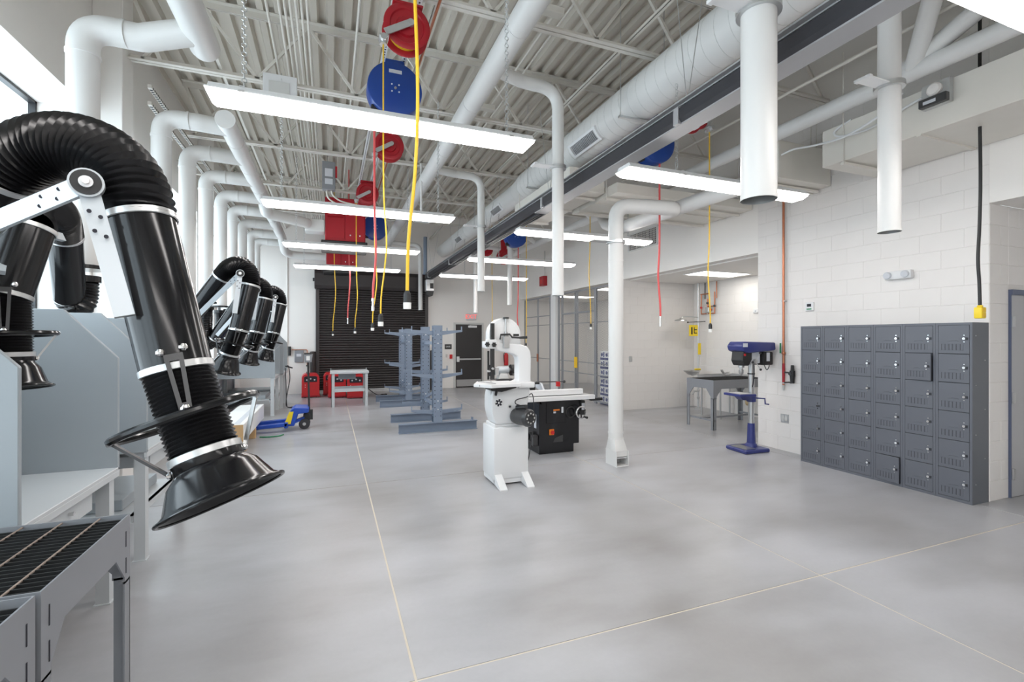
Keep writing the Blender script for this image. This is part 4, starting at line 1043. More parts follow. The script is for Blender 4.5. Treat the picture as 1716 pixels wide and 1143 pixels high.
# table
MB().prism([(1.475, 4.99), (1.62, 4.80), (1.985, 4.86), (1.985, 5.24), (1.60, 5.28)], 1.135, 1.17, 'xy').build('saw_table', 'white_paint', t, bevel=0.004)
MB().bar((1.60, 5.22, 1.171), (1.72, 4.95, 1.171), 0.012, 0.003).build('table_slot', 'hole_dark', t)
MB().disc((1.53, 4.93, 1.155), (0.6, -0.8, 0), 0.012, 0.004, 10).build('table_pin', 'hole_dark', t)
MB().prism([(1.66, 1.135), (1.98, 1.135), (1.98, 1.11), (1.80, 1.07), (1.68, 1.085)], 4.97, 5.20, 'xz').build('trunnion', 'black_plastic', t, bevel=0.006)
MB().tube([(1.74, 4.98, 1.09), (1.72, 4.95, 1.04)], 0.015, 8).build('tilt_knob', 'black_plastic', t)
MB().prism([(2.02, 1.10), (2.22, 1.10), (2.22, 1.165), (2.02, 1.165)], 5.0, 5.13, 'xz').build('column_base', 'white_paint', t, bevel=0.012, seg=2)
# dust port, spare hole, motor
MB().disc((1.79, 5.06, 0.94), (0, -1, 0), 0.052, 0.012, 28).build('port_ring', 'bright_white', t)
for q in range(6):
    a = q*PI/3+0.3
    MB().bar((1.79+0.012*math.cos(a), 5.045, 0.94+0.012*math.sin(a)), (1.79+0.042*math.cos(a), 5.045, 0.94+0.042*math.sin(a)), 0.02, 0.004, (0, 1, 0)).build('port_slot', 'hole_dark', t)
MB().disc((1.925, 5.06, 0.89), (0, -1, 0), 0.024, 0.01, 20).build('spindle_boss', 'duct_seam', t); MB().disc((1.925, 5.05, 0.89), (0, -1, 0), 0.013, 0.004, 16).build('spindle_hole', 'hole_dark', t)
mo = MB().lathe((2.02, 5.0, 0.78), (0.35, -0.94, 0), [(-0.06, 0.0), (-0.06, 0.085), (0.0, 0.095), (0.13, 0.095), (0.14, 0.10), (0.165, 0.10), (0.19, 0.085), (0.195, 0.0)], 32).build('motor', 'dark_steel', t)
c = V((2.02, 5.0, 0.78)); ax = V((0.35, -0.94, 0)).normalized()
for q in range(8):
    a = q*PI/4; N_ = V((0, 0, 1)); B_ = ax.cross(N_)
    MB().disc(c+ax*0.193+(N_*math.cos(a)+B_*math.sin(a))*0.055, ax, 0.01, 0.003, 8).build('vent_hole', 'duct_seam', mo)
MB().ring(c+ax*0.196, ax, 0.035, 0.006, 24, 6).build('fan_ring', 'black_plastic', mo)
MB().cyl(c+V((-0.03, 0, 0.10)), c+V((0.05, -0.10, 0.115)), 0.03, None, 16).build('capacitor_cover', 'black_plastic', mo)
MB().tube(smooth_path([(2.05, 4.99, 0.90), (1.97, 4.98, 0.93), (1.99, 5.0, 0.97), (2.12, 5.03, 0.99), (2.30, 5.25, 0.98), (2.42, 5.5, 0.6), (2.40, 5.6, 0.15), (2.42, 5.75, 0.008)]), 0.006, 8).build('power_cable', 'rubber', t)

# ================================================================== BENCH GRINDER ON PEDESTAL (seen through the bandsaw)
t = thing('bench_grinder', 'grey bench grinder with black wheel guards, seen through the bandsaw throat', 'grinder', (2.75, 7.5, 0))
MB().cyl((2.73, 7.5, 0.02), (2.73, 7.5, 0.96), 0.06, None, 20).build('pedestal', 'dark_steel', t); MB().lathe((2.73, 7.5, 0), (0, 0, 1), [(0, 0.18), (0.015, 0.18), (0.03, 0.08), (0.03, 0)], 28).build('pedestal_foot', 'dark_steel', t)
MB().prism([(2.56, 0.985), (2.90, 0.985), (2.84, 0.955), (2.78, 0.93), (2.68, 0.93), (2.6, 0.965)], 7.4, 7.6, 'xz').build('top_plate', 'dark_steel', t)
MB().prism([(2.63, 0.985), (2.83, 0.985), (2.79, 1.08), (2.67, 1.08)], 7.43, 7.57, 'xz').build('grinder_base', 'duct_paint', t, bevel=0.008)
MB().lathe((2.62, 7.5, 1.13), (1, 0, 0), [(0, 0.0), (0, 0.05), (0.02, 0.062), (0.20, 0.062), (0.22, 0.05), (0.22, 0.0)], 28).build('motor_body', 'arm_silver', t)
for x in (2.53, 2.90):
    MB().cyl((x-0.03, 7.5, 1.13), (x+0.03, 7.5, 1.13), 0.095, None, 28).build('wheel_guard', 'black_plastic', t)
    MB().disc((x-0.032 if x < 2.7 else x+0.032, 7.5, 1.13), (-1 if x < 2.7 else 1, 0, 0), 0.05, 0.01, 20).build('guard_cap', 'dark_steel', t)
    MB().box(x-0.03, x+0.03, 7.36, 7.42, 1.06, 1.075).build('tool_rest', 'steel', t)
MB().cyl((2.62, 7.5, 1.13), (2.56, 7.5, 1.13), 0.03, None, 14).cyl((2.84, 7.5, 1.13), (2.87, 7.5, 1.13), 0.03, None, 14).build('arbor', 'steel', t)

# ================================================================== TABLE SAW
t = thing('table_saw', 'black cabinet table saw with pale table, left of the floor pipe', 'table saw', (3.15, 6.45, 0))
MB().prism([(2.80, 0.0), (3.36, 0.0), (3.36, 0.12), (3.45, 0.12), (3.45, 0.78), (2.80, 0.78)], 6.16, 6.72, 'xz').build('cabinet', 'saw_black', t, bevel=0.006)
MB().box(2.91, 3.22, 6.148, 6.16, 0.44, 0.75).build('access_door', 'saw_black', t, bevel=0.004)
MB().box(3.02, 3.12, 6.145, 6.148, 0.62, 0.64).build('orange_warning', 'orange', t); MB().box(3.02, 3.06, 6.145, 6.148, 0.585, 0.61).build('warning_text', 'sticker', t); MB().box(3.15, 3.18, 6.145, 6.148, 0.585, 0.67).build('door_label', 'sticker', t)
MB().box(2.955, 3.03, 6.14, 6.16, 0.27, 0.355).build('switch_box', 'orange', t, bevel=0.004); MB().disc((3.0, 6.14, 0.31), (0, -1, 0), 0.028, 0.014, 20).box(2.993, 3.007, 6.116, 6.128, 0.285, 0.335).build('switch_knob', 'red_bright', t)
MB().prism([(3.02, 0.16), (3.18, 0.16), (3.18, 0.26), (3.05, 0.22)], 6.157, 6.16, 'xz').build('side_label', 'dark_steel', t)
MB().box(2.795, 2.80, 6.26, 6.33, 0.36, 0.56).build('rating_plate', 'sticker', t)
MB().lathe((2.80, 6.4, 0.22), (-1, 0, 0), [(0, 0.075), (0.06, 0.07), (0.06, 0.055), (0.0, 0.055)], 24).build('dust_port', 'black_plastic', t)
MB().box(2.72, 2.80, 6.19, 6.28, 0.12, 0.27).build('outlet_switch', 'dark_steel', t, bevel=0.008)
MB().box(2.60, 3.62, 6.14, 6.86, 0.80, 0.84).build('saw_table', 'cast_iron', t, bevel=0.004)
MB().prism([(6.14, 0.80), (6.14, 0.74), (6.30, 0.72), (6.70, 0.72), (6.84, 0.80)], 2.82, 3.44, 'yz').build('table_apron', 'saw_black', t)
MB().prism([(2.58, 0.80), (2.84, 0.80), (2.84, 0.72)], 6.16, 6.80, 'xz').build('left_bracket', 'saw_black', t)
MB().box(2.56, 3.66, 6.055, 6.135, 0.775, 0.835).build('front_rail', 'bright_white', t, bevel=0.004)
MB().box(2.62, 3.50, 6.13, 6.21, 0.845, 0.925).build('rip_fence', 'bright_white', t, bevel=0.006)
MB().box(3.60, 3.80, 6.07, 6.13, 0.745, 0.785).build('rail_end', 'black_plastic', t, bevel=0.006)
hw = MB().ring((3.43, 6.06, 0.585), (0.1, -1, 0), 0.085, 0.011, 36, 8).build('hand_wheel', 'chrome', t)
MB().disc((3.43, 6.08, 0.585), (0.1, -1, 0), 0.032, 0.03, 16).build('wheel_hub', 'black_plastic', hw)
for q in range(3):
    a = q*2*PI/3+0.5; MB().bar((3.43, 6.065, 0.585), (3.43+0.08*math.cos(a), 6.06, 0.585+0.08*math.sin(a)), 0.02, 0.008, (0, 1, 0)).build('wheel_spoke', 'black_plastic', hw)
MB().cyl((3.48, 6.05, 0.52), (3.48, 5.98, 0.52), 0.014, 0.018, 12).build('wheel_crank', 'black_plastic', hw)
MB().ring((3.30, 6.15, 0.585), (0, -1, 0), 0.075, 0.010, 30, 8).build('tilt_wheel', 'black_plastic', t)
MB().box(3.50, 3.58, 6.20, 6.32, 0.52, 0.74).build('starter_box', 'black_plastic', t, bevel=0.012); MB().box(3.515, 3.565, 6.195, 6.20, 0.60, 0.70).build('starter_label', 'sticker', t)
MB().prism([(6.45, 0.84), (6.52, 0.90), (6.60, 0.98), (6.80, 0.99), (6.86, 0.93), (6.70, 0.88)], 3.02, 3.05, 'yz').build('blade_guard', 'sticker', t)
MB().bar((2.70, 6.55, 1.0), (3.0, 6.60, 0.98), 0.03, 0.03).box(2.78, 2.90, 6.52, 6.60, 0.86, 1.0).box(2.66, 2.72, 6.52, 6.58, 0.97, 1.03).build('mitre_gauge', 'black_plastic', t, bevel=0.004)
MB().tube([(2.95, 6.62, 1.0), (3.46, 6.66, 0.985)], 0.008, 8).sphere((3.46, 6.66, 0.985), 0.025, 10).build('guard_arm', 'dark_steel', t)
MB().box(3.26, 3.31, 6.5, 6.55, 0.93, 1.0).build('push_block', 'red_bright', t)

# ================================================================== DRILL PRESS
t = thing('drill_press', 'blue floor-standing drill press beside the copper pipe', 'drill press', (5.85, 5.28, 0))
MB().prism([(5.56, 5.09), (6.02, 5.07), (6.05, 5.46), (5.60, 5.50)], 0.0, 0.055, 'xy').build('base', 'drill_blue', t, bevel=0.014)
MB().box(5.62, 5.80, 5.13, 5.42, 0.056, 0.062).build('base_table', 'steel', t)
MB().lathe((5.90, 5.30, 0.055), (0, 0, 1), [(0, 0.085), (0.03, 0.08), (0.05, 0.062), (0.33, 0.05), (0.345, 0.05), (0.345, 0)], 28).build('column_sleeve', 'drill_blue', t)
MB().cyl((5.90, 5.30, 0.3), (5.90, 5.30, 1.42), 0.042, None, 28).build('column', 'steel', t)
MB().disc((5.90, 5.30, 1.13), (0, 0, 1), 0.052, 0.02, 24).build('column_collar', 'black_plastic', t)
tb = MB().prism([(5.46, 5.10), (5.74, 5.06), (5.76, 5.40), (5.48, 5.42)], 0.83, 0.865, 'xy').build('work_table', 'drill_blue', t, bevel=0.008)
MB().prism([(5.50, 5.13), (5.72, 5.10), (5.73, 5.36), (5.51, 5.38)], 0.865, 0.868, 'xy').build('table_face', 'steel', tb)
MB().prism([(5.60, 0.83), (5.86, 0.83), (5.86, 0.74), (5.68, 0.76)], 5.24, 5.36, 'xz').cyl((5.90, 5.30, 0.72), (5.90, 5.30, 0.84), 0.066, None, 24).build('table_bracket', 'drill_blue', t, bevel=0.006)
MB().tube([(5.92, 5.24, 0.78), (6.06, 5.2, 0.77), (6.07, 5.2, 0.69), (6.14, 5.2, 0.68)], 0.011, 8).build('table_crank', 'drill_blue', t)
MB().prism([(5.56, 1.49), (5.66, 1.455), (6.18, 1.49), (6.21, 1.50), (6.20, 1.61), (5.60, 1.625), (5.54, 1.56)], 5.13, 5.42, 'xz').build('belt_cover', 'drill_blue', t, bevel=0.02, seg=3)
MB().box(5.555, 5.64, 5.126, 5.13, 1.545, 1.60).build('brand_plate', 'sticker', t)
MB().prism([(5.60, 1.49), (5.78, 1.49), (5.78, 1.36), (5.72, 1.27), (5.62, 1.27), (5.58, 1.34)], 5.17, 5.38, 'xz').build('head_front', 'black_plastic', t, bevel=0.012)
MB().box(5.74, 5.96, 5.19, 5.38, 1.30, 1.49).build('head_casting', 'sticker', t, bevel=0.012); MB().disc((5.63, 5.17, 1.43), (0, -1, 0), 0.018, 0.01, 16).build('stop_button', 'red_bright', t)
MB().box(6.0, 6.20, 5.17, 5.38, 1.27, 1.47).build('motor', 'black_plastic', t, bevel=0.02, seg=2); MB().box(6.06, 6.12, 5.164, 5.17, 1.33, 1.46).build('motor_plate', 'sticker', t)
MB().lathe((5.68, 5.28, 1.27), (0, 0, -1), [(0, 0.045), (0.03, 0.045), (0.035, 0.022), (0.06, 0.022), (0.065, 0.034), (0.11, 0.034), (0.13, 0.022), (0.15, 0.01), (0.16, 0.0)], 24).build('spindle_chuck', 'steel', t)
for q in range(3):
    a = q*2*PI/3+1.1; e = V((5.83+0.10*math.cos(a), 5.12, 1.33+0.14*math.sin(a)))
    MB().tube([(5.83, 5.16, 1.33), e], 0.006, 6).build('feed_handle', 'steel', t); MB().sphere(e, 0.018, 10).build('feed_knob', 'black_plastic', t)
MB().disc((5.83, 5.19, 1.33), (0, -1, 0), 0.035, 0.04, 18).build('feed_hub', 'steel', t)
MB().tube(smooth_path([(5.80, 5.16, 1.30), (5.79, 5.15, 1.15), (5.83, 5.2, 1.02), (5.86, 5.24, 0.95)]), 0.008, 6).tube(smooth_path([(6.05, 5.2, 1.27), (6.1, 5.2, 1.20), (6.17, 5.22, 1.25), (6.18, 5.24, 1.3)]), 0.006, 6).build('power_cable', 'rubber', t)

# ================================================================== ALCOVE: CUTTING TABLE, TRAY, EYEWASH
t = thing('steel_table', 'dark grey steel table with grate top in the alcove', 'table', (7.15, 6.95, 0))
x0, x1, y0, y1, z = 6.47, 7.84, 6.63, 7.31, 0.905
def skp(a0, a1): return [(a0, z-0.34), (a0, z), (a1, z), (a1, z-0.34), (a1-0.07, z-0.34), (a1-0.07, z-0.30), (a1-0.18, z-0.16), (a0+0.18, z-0.16), (a0+0.07, z-0.30), (a0+0.07, z-0.34)]
for x in (x0, x1-0.008): MB().prism(skp(y0, y1), x, x+0.008, 'yz').build('end_skirt', 'table_grey', t)
for y in (y0, y1-0.008): MB().prism(skp(x0+0.008, x1-0.008), y, y+0.008, 'xz').build('side_skirt', 'table_grey', t)
for x, sx in ((x0, 1), (x1, -1)):
    for y, sy in ((y0, 1), (y1, -1)):
        MB().box(min(x, x+sx*0.008), max(x, x+sx*0.008), min(y, y+sy*0.07), max(y, y+sy*0.07), 0, z-0.33).box(min(x, x+sx*0.07), max(x, x+sx*0.07), min(y, y+sy*0.008), max(y, y+sy*0.008), 0, z-0.33).build('leg', 'table_grey', t)
for a in ((x0+0.03, y0, x0+0.03, y1), (x1-0.03, y0, x1-0.03, y1), (x0, (y0+y1)/2, x1, (y0+y1)/2)):
    MB().bar((a[0], a[1], 0.17), (a[2], a[3], 0.17), 0.03, 0.03).build('stretcher', 'table_grey', t)
f0 = None
for k in range(20):
    yy = y0+0.03+k*0.0325
    if f0 is None: f0 = MB().box(x0+0.012, x1-0.012, yy, yy+0.006, z-0.05, z-0.004).build('grate_bar', 'grate_black', t)
    else: child(f0, t, V((0, k*0.0325, 0)))
t = thing('sink_bench', 'grey steel trough bench behind the alcove table', 'bench', (7.95, 7.75, 0))
MB().box(7.45, 8.34, 7.45, 8.05, 0.80, 0.82).box(7.45, 8.34, 7.45, 7.465, 0.82, 0.89).box(7.45, 8.34, 8.035, 8.05, 0.82, 0.89).box(7.45, 7.465, 7.465, 8.035, 0.82, 0.89).box(8.325, 8.34, 7.465, 8.035, 0.82, 0.89).build('trough', 'steel', t)
for x in (7.49, 8.28):
    for y in (7.49, 8.01): MB().cyl((x, y, 0), (x, y, 0.80), 0.018, None, 12).build('leg', 'steel', t)
t = thing('bench_vise', 'small steel clamp on the trough bench', 'clamp', (7.62, 7.6, 0.89))
MB().box(7.56, 7.70, 7.452, 7.52, 0.89, 0.925).bar((7.60, 7.49, 0.92), (7.52, 7.49, 1.02), 0.05, 0.03).tube([(7.60, 7.49, 0.95), (7.74, 7.49, 0.97)], 0.012, 8).build('clamp_body', 'steel', t, bevel=0.004)
MB().tube([(7.70, 7.47, 0.93), (7.80, 7.47, 0.945)], 0.008, 8).build('clamp_screw', 'chrome', t)
tag(MB().lathe((7.9, 7.2, 0.38), (0.3, -1, 0), [(0, 0.0), (0, 0.075), (0.05, 0.075), (0.06, 0.05), (0.06, 0.0)], 24).build('fibre_disc', 'beige_filter', t), 'beige disc hanging under bench', None)
# emergency shower and eyewash
t = thing('eyewash_station', 'emergency shower and eyewash stand in the alcove corner', 'eyewash station', (8.19, 8.87, 0))
MB().cyl((8.19, 8.87, 0), (8.19, 8.87, 2.98), 0.022, None, 16).lathe((8.19, 8.87, 0), (0, 0, 1), [(0, 0.09), (0.015, 0.09), (0.02, 0.03)], 20).build('stand_pipe', 'galvanised', t)
MB().tube(pipe_path([(8.19, 8.87, 2.17), (7.62, 8.75, 2.17), (7.56, 8.74, 2.10)], 0.04), 0.016, 10).build('shower_arm', 'galvanised', t)
MB().lathe((7.56, 8.74, 2.14), (0, 0, -1), [(0, 0.02), (0.02, 0.03), (0.05, 0.13), (0.075, 0.14), (0.078, 0.0)], 28).build('shower_head', 'steel', t)
MB().tube([(8.19, 8.85, 2.06), (7.80, 8.78, 2.04)], 0.008, 8).sphere((7.80, 8.78, 2.04), 0.022, 8).tube([(8.19, 8.87, 2.06), (8.34, 8.8, 2.07)], 0.010, 8).build('pull_handle', 'dark_steel', t)
sg = MB().box(7.90, 8.16, 8.85, 8.856, 1.72, 1.98).build('yellow_sign', 'yellow', t)
MB().prism([(7.96, 1.76), (8.0, 1.76), (8.0, 1.93), (7.96, 1.93)], 8.847, 8.85, 'xz').box(8.04, 8.13, 8.847, 8.85, 1.78, 1.80).box(8.04, 8.13, 8.847, 8.85, 1.86, 1.88).box(8.04, 8.06, 8.847, 8.85, 1.78, 1.93).build('pictogram', 'hole_dark', sg)
MB().box(8.155, 8.235, 8.83, 8.845, 1.28, 1.55).build('inspection_tag', 'yellow', t)
MB().lathe((7.92, 8.78, 0.80), (0, 0, 1), [(0.0, 0.02), (0.02, 0.10), (0.10, 0.19), (0.105, 0.195), (0.11, 0.19), (0.03, 0.10), (0.02, 0.0)], 28).build('eyewash_bowl', 'steel', t)
MB().tube([(8.19, 8.87, 0.82), (7.92, 8.78, 0.80)], 0.018, 10).tube([(7.92, 8.78, 0.82), (7.92, 8.78, 0.92)], 0.012, 8).build('bowl_pipe', 'galvanised', t)
MB().box(7.96, 8.12, 8.70, 8.76, 0.92, 0.96).build('dust_cap', 'yellow', t, bevel=0.01); MB().box(7.80, 7.90, 8.72, 8.77, 0.91, 0.94).build('spray_nozzle', 'chrome', t, bevel=0.008)
MB().tube(pipe_path([(8.19, 8.87, 0.40), (8.0, 8.80, 0.42), (7.94, 8.78, 0.35)], 0.05), 0.02, 10).sphere((8.19, 8.87, 0.25), 0.035, 10).sphere((8.19, 8.87, 0.42), 0.035, 10).build('drain_valve', 'steel', t)
tag(MB().box(7.35, 7.63, 7.95, 8.15, 0.0005, 0.004).build('floor_drain', 'galvanised'), 'flat metal drain cover on the alcove floor', 'drain cover')
# copper pipe assembly on the alcove wall
t = thing('mixing_valve', 'copper mixing valve pipework on the alcove wall', 'pipework', (8.33, 8.6, 2.05))
for y, z0, z1 in ((8.92, 2.25, 2.72), (8.50, 2.25, 2.75), (8.72, 2.30, 2.60)): MB().cyl((8.33, y, z0), (8.33, y, z1), 0.014, None, 10).build('copper_riser', 'copper', t)
for za, ya, yb in ((2.72, 8.70, 8.94), (2.25, 8.50, 8.70), (2.25, 8.76, 8.92), (2.42, 8.50, 8.72)): MB().cyl((8.33, ya, za), (8.33, yb, za), 0.014, None, 10).build('copper_crossover', 'copper', t)
for y, z in ((8.50, 2.42), (8.72, 2.5), (8.62, 2.34), (8.92, 2.4)): MB().sphere((8.325, y, z), 0.03, 10).build('valve_body', 'dark_steel' if z > 2.41 else 'red_bright', t)
MB().box(8.30, 8.36, 8.66, 8.78, 2.28, 2.40).build('mixer_body', 'galvanised', t, bevel=0.01)
for y in (8.80, 8.44): MB().cyl((8.33, y, 2.6), (8.33, y, 2.985), 0.012, None, 10).build('supply_pipe', 'rubber' if y > 8.6 else 'copper', t)
# ================================================================== LOCKERS
ly0 = 2.735; cw = 0.3075
def locker_col(label, k):
    y0 = ly0 + k*cw; y1 = y0 + cw; xf, xb = 6.0, 6.29
    t = thing('locker_column', label, 'locker', ((xf+xb)/2, (y0+y1)/2, 0), 'grey box lockers')
    b = MB().box(xf+0.018, xb, y0+0.001, y1-0.001, 0, 1.835)
    b.build('cabinet', 'locker_grey', t)
    f = MB().box(xf, xf+0.018, y0+0.001, y0+0.022, 0, 1.835).box(xf, xf+0.018, y1-0.022, y1-0.001, 0, 1.835).box(xf, xf+0.018, y0+0.022, y1-0.022, 0, 0.03).box(xf, xf+0.018, y0+0.022, y1-0.022, 1.81, 1.835)
    f.build('face_frame', 'locker_grey', t)
    MB().box(xf+0.012, xf+0.0185, y0+0.022, y1-0.022, 0.03, 1.81).build('dark_gap', 'locker_dark', t)
    return t
names = ['at the door end, sides exposed', 'second from the door end, one door ajar near the top', 'third from the door end, bottom door ajar', 'third from the copper pipe end', 'second from the copper pipe end', 'nearest the copper pipe']
cols = [locker_col('grey six-door box locker column ' + names[k], k) for k in range(6)]
dh = (1.81-0.03)/6
y0 = ly0+0.0245; y1 = ly0+cw-0.0245; z0 = 0.0325; z1 = 0.03+dh-0.0025
# prototype door in door-local space: hinge on the far side (y=0), door extends to -w
w = y1-y0; h = z1-z0
def door_parts(parent, loc, rz):
    global DP
    d = bpy.data.objects.new('door', DP[0]); COL.objects.link(d); d.parent = parent; d.location = loc; d.rotation_euler = (0, 0, rz)
    for nm, me in DP[1]:
        o = bpy.data.objects.new(nm, me); COL.objects.link(o); o.parent = d
    return d
tmp = thing('tmp', 'x', 'x')
dm = MB().box(-0.006, 0.010, -w, 0, 0, h).build('door', 'locker_grey', tmp, bevel=0.002)
lv = MB()
for q in range(6):
    y = -w+0.035+q*(w-0.07)/6+0.012
    lv.prism([(y, 0.035), (y+0.022, 0.035), (y+0.022, 0.10), (y, 0.10)], -0.0085, -0.0058, 'yz')
lv = lv.build('louvre_row', 'locker_grey', tmp, bevel=0.0015)
sl = MB()
for q in range(6):
    y = -w+0.035+q*(w-0.07)/6+0.012
    sl.box(-0.0066, -0.0056, y+0.022, y+0.027, 0.035, 0.10)
sl = sl.build('louvre_slots', 'locker_dark', tmp)
np_ = MB().tube(smooth_path([(-0.006, -w*0.66, 0.128), (-0.008, -w*0.5, 0.134), (-0.006, -w*0.34, 0.128)]), 0.003, 6).build('card_rib', 'locker_grey', tmp)
kn = MB().disc((-0.006, -w+0.04, 0.155), (-1, 0, 0), 0.013, 0.012, 14).build('lock_knob', 'chrome', tmp)
kp = MB().disc((-0.006, -w+0.04, 0.19), (-1, 0, 0), 0.006, 0.004, 10).disc((-0.006, -w+0.04, 0.122), (-1, 0, 0), 0.006, 0.004, 10).build('lock_rivets', 'chrome', tmp)
hs = MB().box(-0.012, -0.004, -w+0.012, -w+0.03, 0.142, 0.168).build('latch_hasp', 'locker_dark', tmp)
lv['kind'] = 'stuff'
DP = (dm.data, [('louvre_row', lv.data), ('louvre_slots', sl.data), ('card_rib', np_.data), ('lock_knob', kn.data), ('lock_rivets', kp.data), ('latch_hasp', hs.data)])
for o in (dm, lv, sl, np_, kn, kp, hs, tmp): bpy.data.objects.remove(o)
for k, c in enumerate(cols):
    for r in range(6):
        ajar = 0.0
        if k == 1 and r == 4: ajar = -0.13
        if k == 2 and r == 0: ajar = -0.10
        loc = V((6.0+0.004, ly0+k*cw+cw-0.0245, 0.0325+r*dh)) - OFF[c.name]
        door_parts(c, loc, ajar)
for k in range(7): MB().disc((6.06+0.16*(k % 2), ly0+0.001, 0.2+k*0.25), (0, -1, 0), 0.006, 0.003, 8).build('side_rivet', 'steel', cols[0])

# ================================================================== RIGHT WALL FITTINGS
t = thing('grey_door', 'grey steel door with blue frame at the picture edge', 'door', (7.12, 2.70, 0))
MB().box(6.66, 7.57, 2.715, 2.733, 0.005, 2.13).build('door_leaf', 'door_grey', t, bevel=0.002)
MB().box(6.648, 6.66, 2.712, 2.734, 0, 2.13).build('hinge_jamb', 'frame_blue', t); MB().box(7.57, 7.62, 2.70, 2.734, 0, 2.13).build('latch_jamb', 'frame_blue', t); MB().box(6.648, 7.62, 2.70, 2.734, 2.13, 2.185).build('head_jamb', 'frame_blue', t)
for z in (0.25, 1.05, 1.85): MB().box(6.66, 6.683, 2.69, 2.715, z-0.055, z+0.055).build('hinge', 'steel', t)
MB().tube(pipe_path([(7.50, 2.715, 1.0), (7.50, 2.66, 1.0), (7.40, 2.66, 1.0)], 0.02), 0.011, 8).build('lever_handle', 'chrome', t)
t = thing('emergency_light', 'white twin-head emergency light on the wall above the lockers', 'emergency light', (6.25, 3.55, 2.37))
MB().box(6.235, 6.297, 3.40, 3.68, 2.37, 2.47).build('lamp_case', 'white_paint', t, bevel=0.012, seg=2)
for y in (3.455, 3.64): MB().lathe((6.236, y, 2.425), (-1, 0, -0.2), [(0, 0.04), (0.02, 0.042), (0.03, 0.036), (0.03, 0.0)], 20).build('lamp_head', 'sticker', t)
t = thing('thermostat', 'small white thermostat on the block wall left of the lockers', 'thermostat', (6.28, 4.66, 2.05))
MB().box(6.27, 6.297, 4.60, 4.72, 2.055, 2.18).build('case', 'white_paint', t, bevel=0.008); MB().box(6.267, 6.27, 4.63, 4.69, 2.115, 2.155).build('display', 'hole_dark', t); MB().box(6.267, 6.27, 4.625, 4.695, 2.075, 2.09).build('button_row', 'green', t)
t = thing('copper_drop', 'vertical copper air line with shutoff on the block wall', 'pipe', (6.26, 5.05, 0.9))
MB().cyl((6.26, 5.05, 0.98), (6.26, 5.05, 3.95), 0.016, None, 14).build('riser', 'copper', t)
MB().cyl((6.26, 5.05, 0.90), (6.26, 5.05, 1.02), 0.011, 0.017, 12).build('drain_tip', 'galvanised', t)
MB().cyl((6.26, 5.05, 1.02), (6.26, 5.05, 1.30), 0.018, None, 12).build('red_section', 'red_paint', t)
MB().sphere((6.26, 5.05, 1.45), 0.028, 12).build('ball_valve', 'copper', t); MB().box(6.235, 6.25, 5.08, 5.095, 1.45, 1.60).build('valve_lever', 'green', t)
MB().box(6.25, 6.297, 5.02, 5.08, 2.215, 2.23).build('pipe_clamp', 'galvanised', t)
t = thing('air_regulator', 'black air filter regulator beside the copper line', 'regulator', (6.25, 4.92, 1.0))
MB().cyl((6.25, 4.90, 1.02), (6.25, 4.90, 1.12), 0.026, 0.032, 16).cyl((6.25, 4.90, 1.12), (6.25, 4.90, 1.20), 0.036, None, 16).cyl((6.25, 4.90, 1.20), (6.25, 4.90, 1.28), 0.024, 0.02, 16).build('filter_bowl', 'black_plastic', t)
MB().cyl((6.255, 4.95, 1.17), (6.255, 5.03, 1.17), 0.012, None, 10).build('inlet', 'dark_steel', t); MB().disc((6.21, 4.90, 1.16), (-1, 0, 0), 0.025, 0.015, 16).build('gauge', 'dark_steel', t)
MB().tube([(6.255, 5.03, 1.02), (6.255, 4.95, 1.03), (6.25, 4.92, 1.02)], 0.010, 8).build('outlet_pipe', 'dark_steel', t)
t = thing('wall_outlet', 'steel outlet plate low on the block wall by the lockers', 'outlet', (6.29, 5.05, 0.42))
MB().box(6.288, 6.297, 4.99, 5.12, 0.42, 0.545).build('plate', 'galvanised', t, bevel=0.002); MB().box(6.286, 6.288, 5.01, 5.05, 0.45, 0.52).box(6.286, 6.288, 5.065, 5.105, 0.45, 0.52).build('sockets', 'duct_seam', t)
t = thing('occupancy_sensor', 'small white sensor on the alcove back wall', 'sensor', (8.36, 7.4, 2.2))
MB().box(8.345, 8.378, 7.32, 7.46, 2.20, 2.29).build('case', 'white_paint', t, bevel=0.01); MB().sphere((8.345, 7.39, 2.245), 0.025, 10, (0.5, 1, 1)).build('lens', 'sticker', t)
t = thing('light_switch', 'steel switch plate on the alcove end wall', 'switch', (6.52, 9.2, 1.15))
MB().box(6.47, 6.555, 9.205, 9.216, 1.12, 1.25).build('plate', 'galvanised', t, bevel=0.002); MB().box(6.505, 6.52, 9.198, 9.205, 1.165, 1.205).build('toggle', 'duct_seam', t)
t = thing('fire_alarm_box', 'red fire alarm box high on the wall above the cage', 'alarm box', (6.22, 13.4, 3.3))
MB().box(6.16, 6.298, 13.25, 13.55, 3.30, 3.60).build('box', 'red_paint', t, bevel=0.008); MB().box(6.155, 6.16, 13.32, 13.48, 3.37, 3.5).build('front_plate', 'red_bright', t); MB().cyl((6.28, 13.4, 3.6), (6.28, 13.4, 4.4), 0.012, None, 8).build('conduit', 'duct_seam', t)

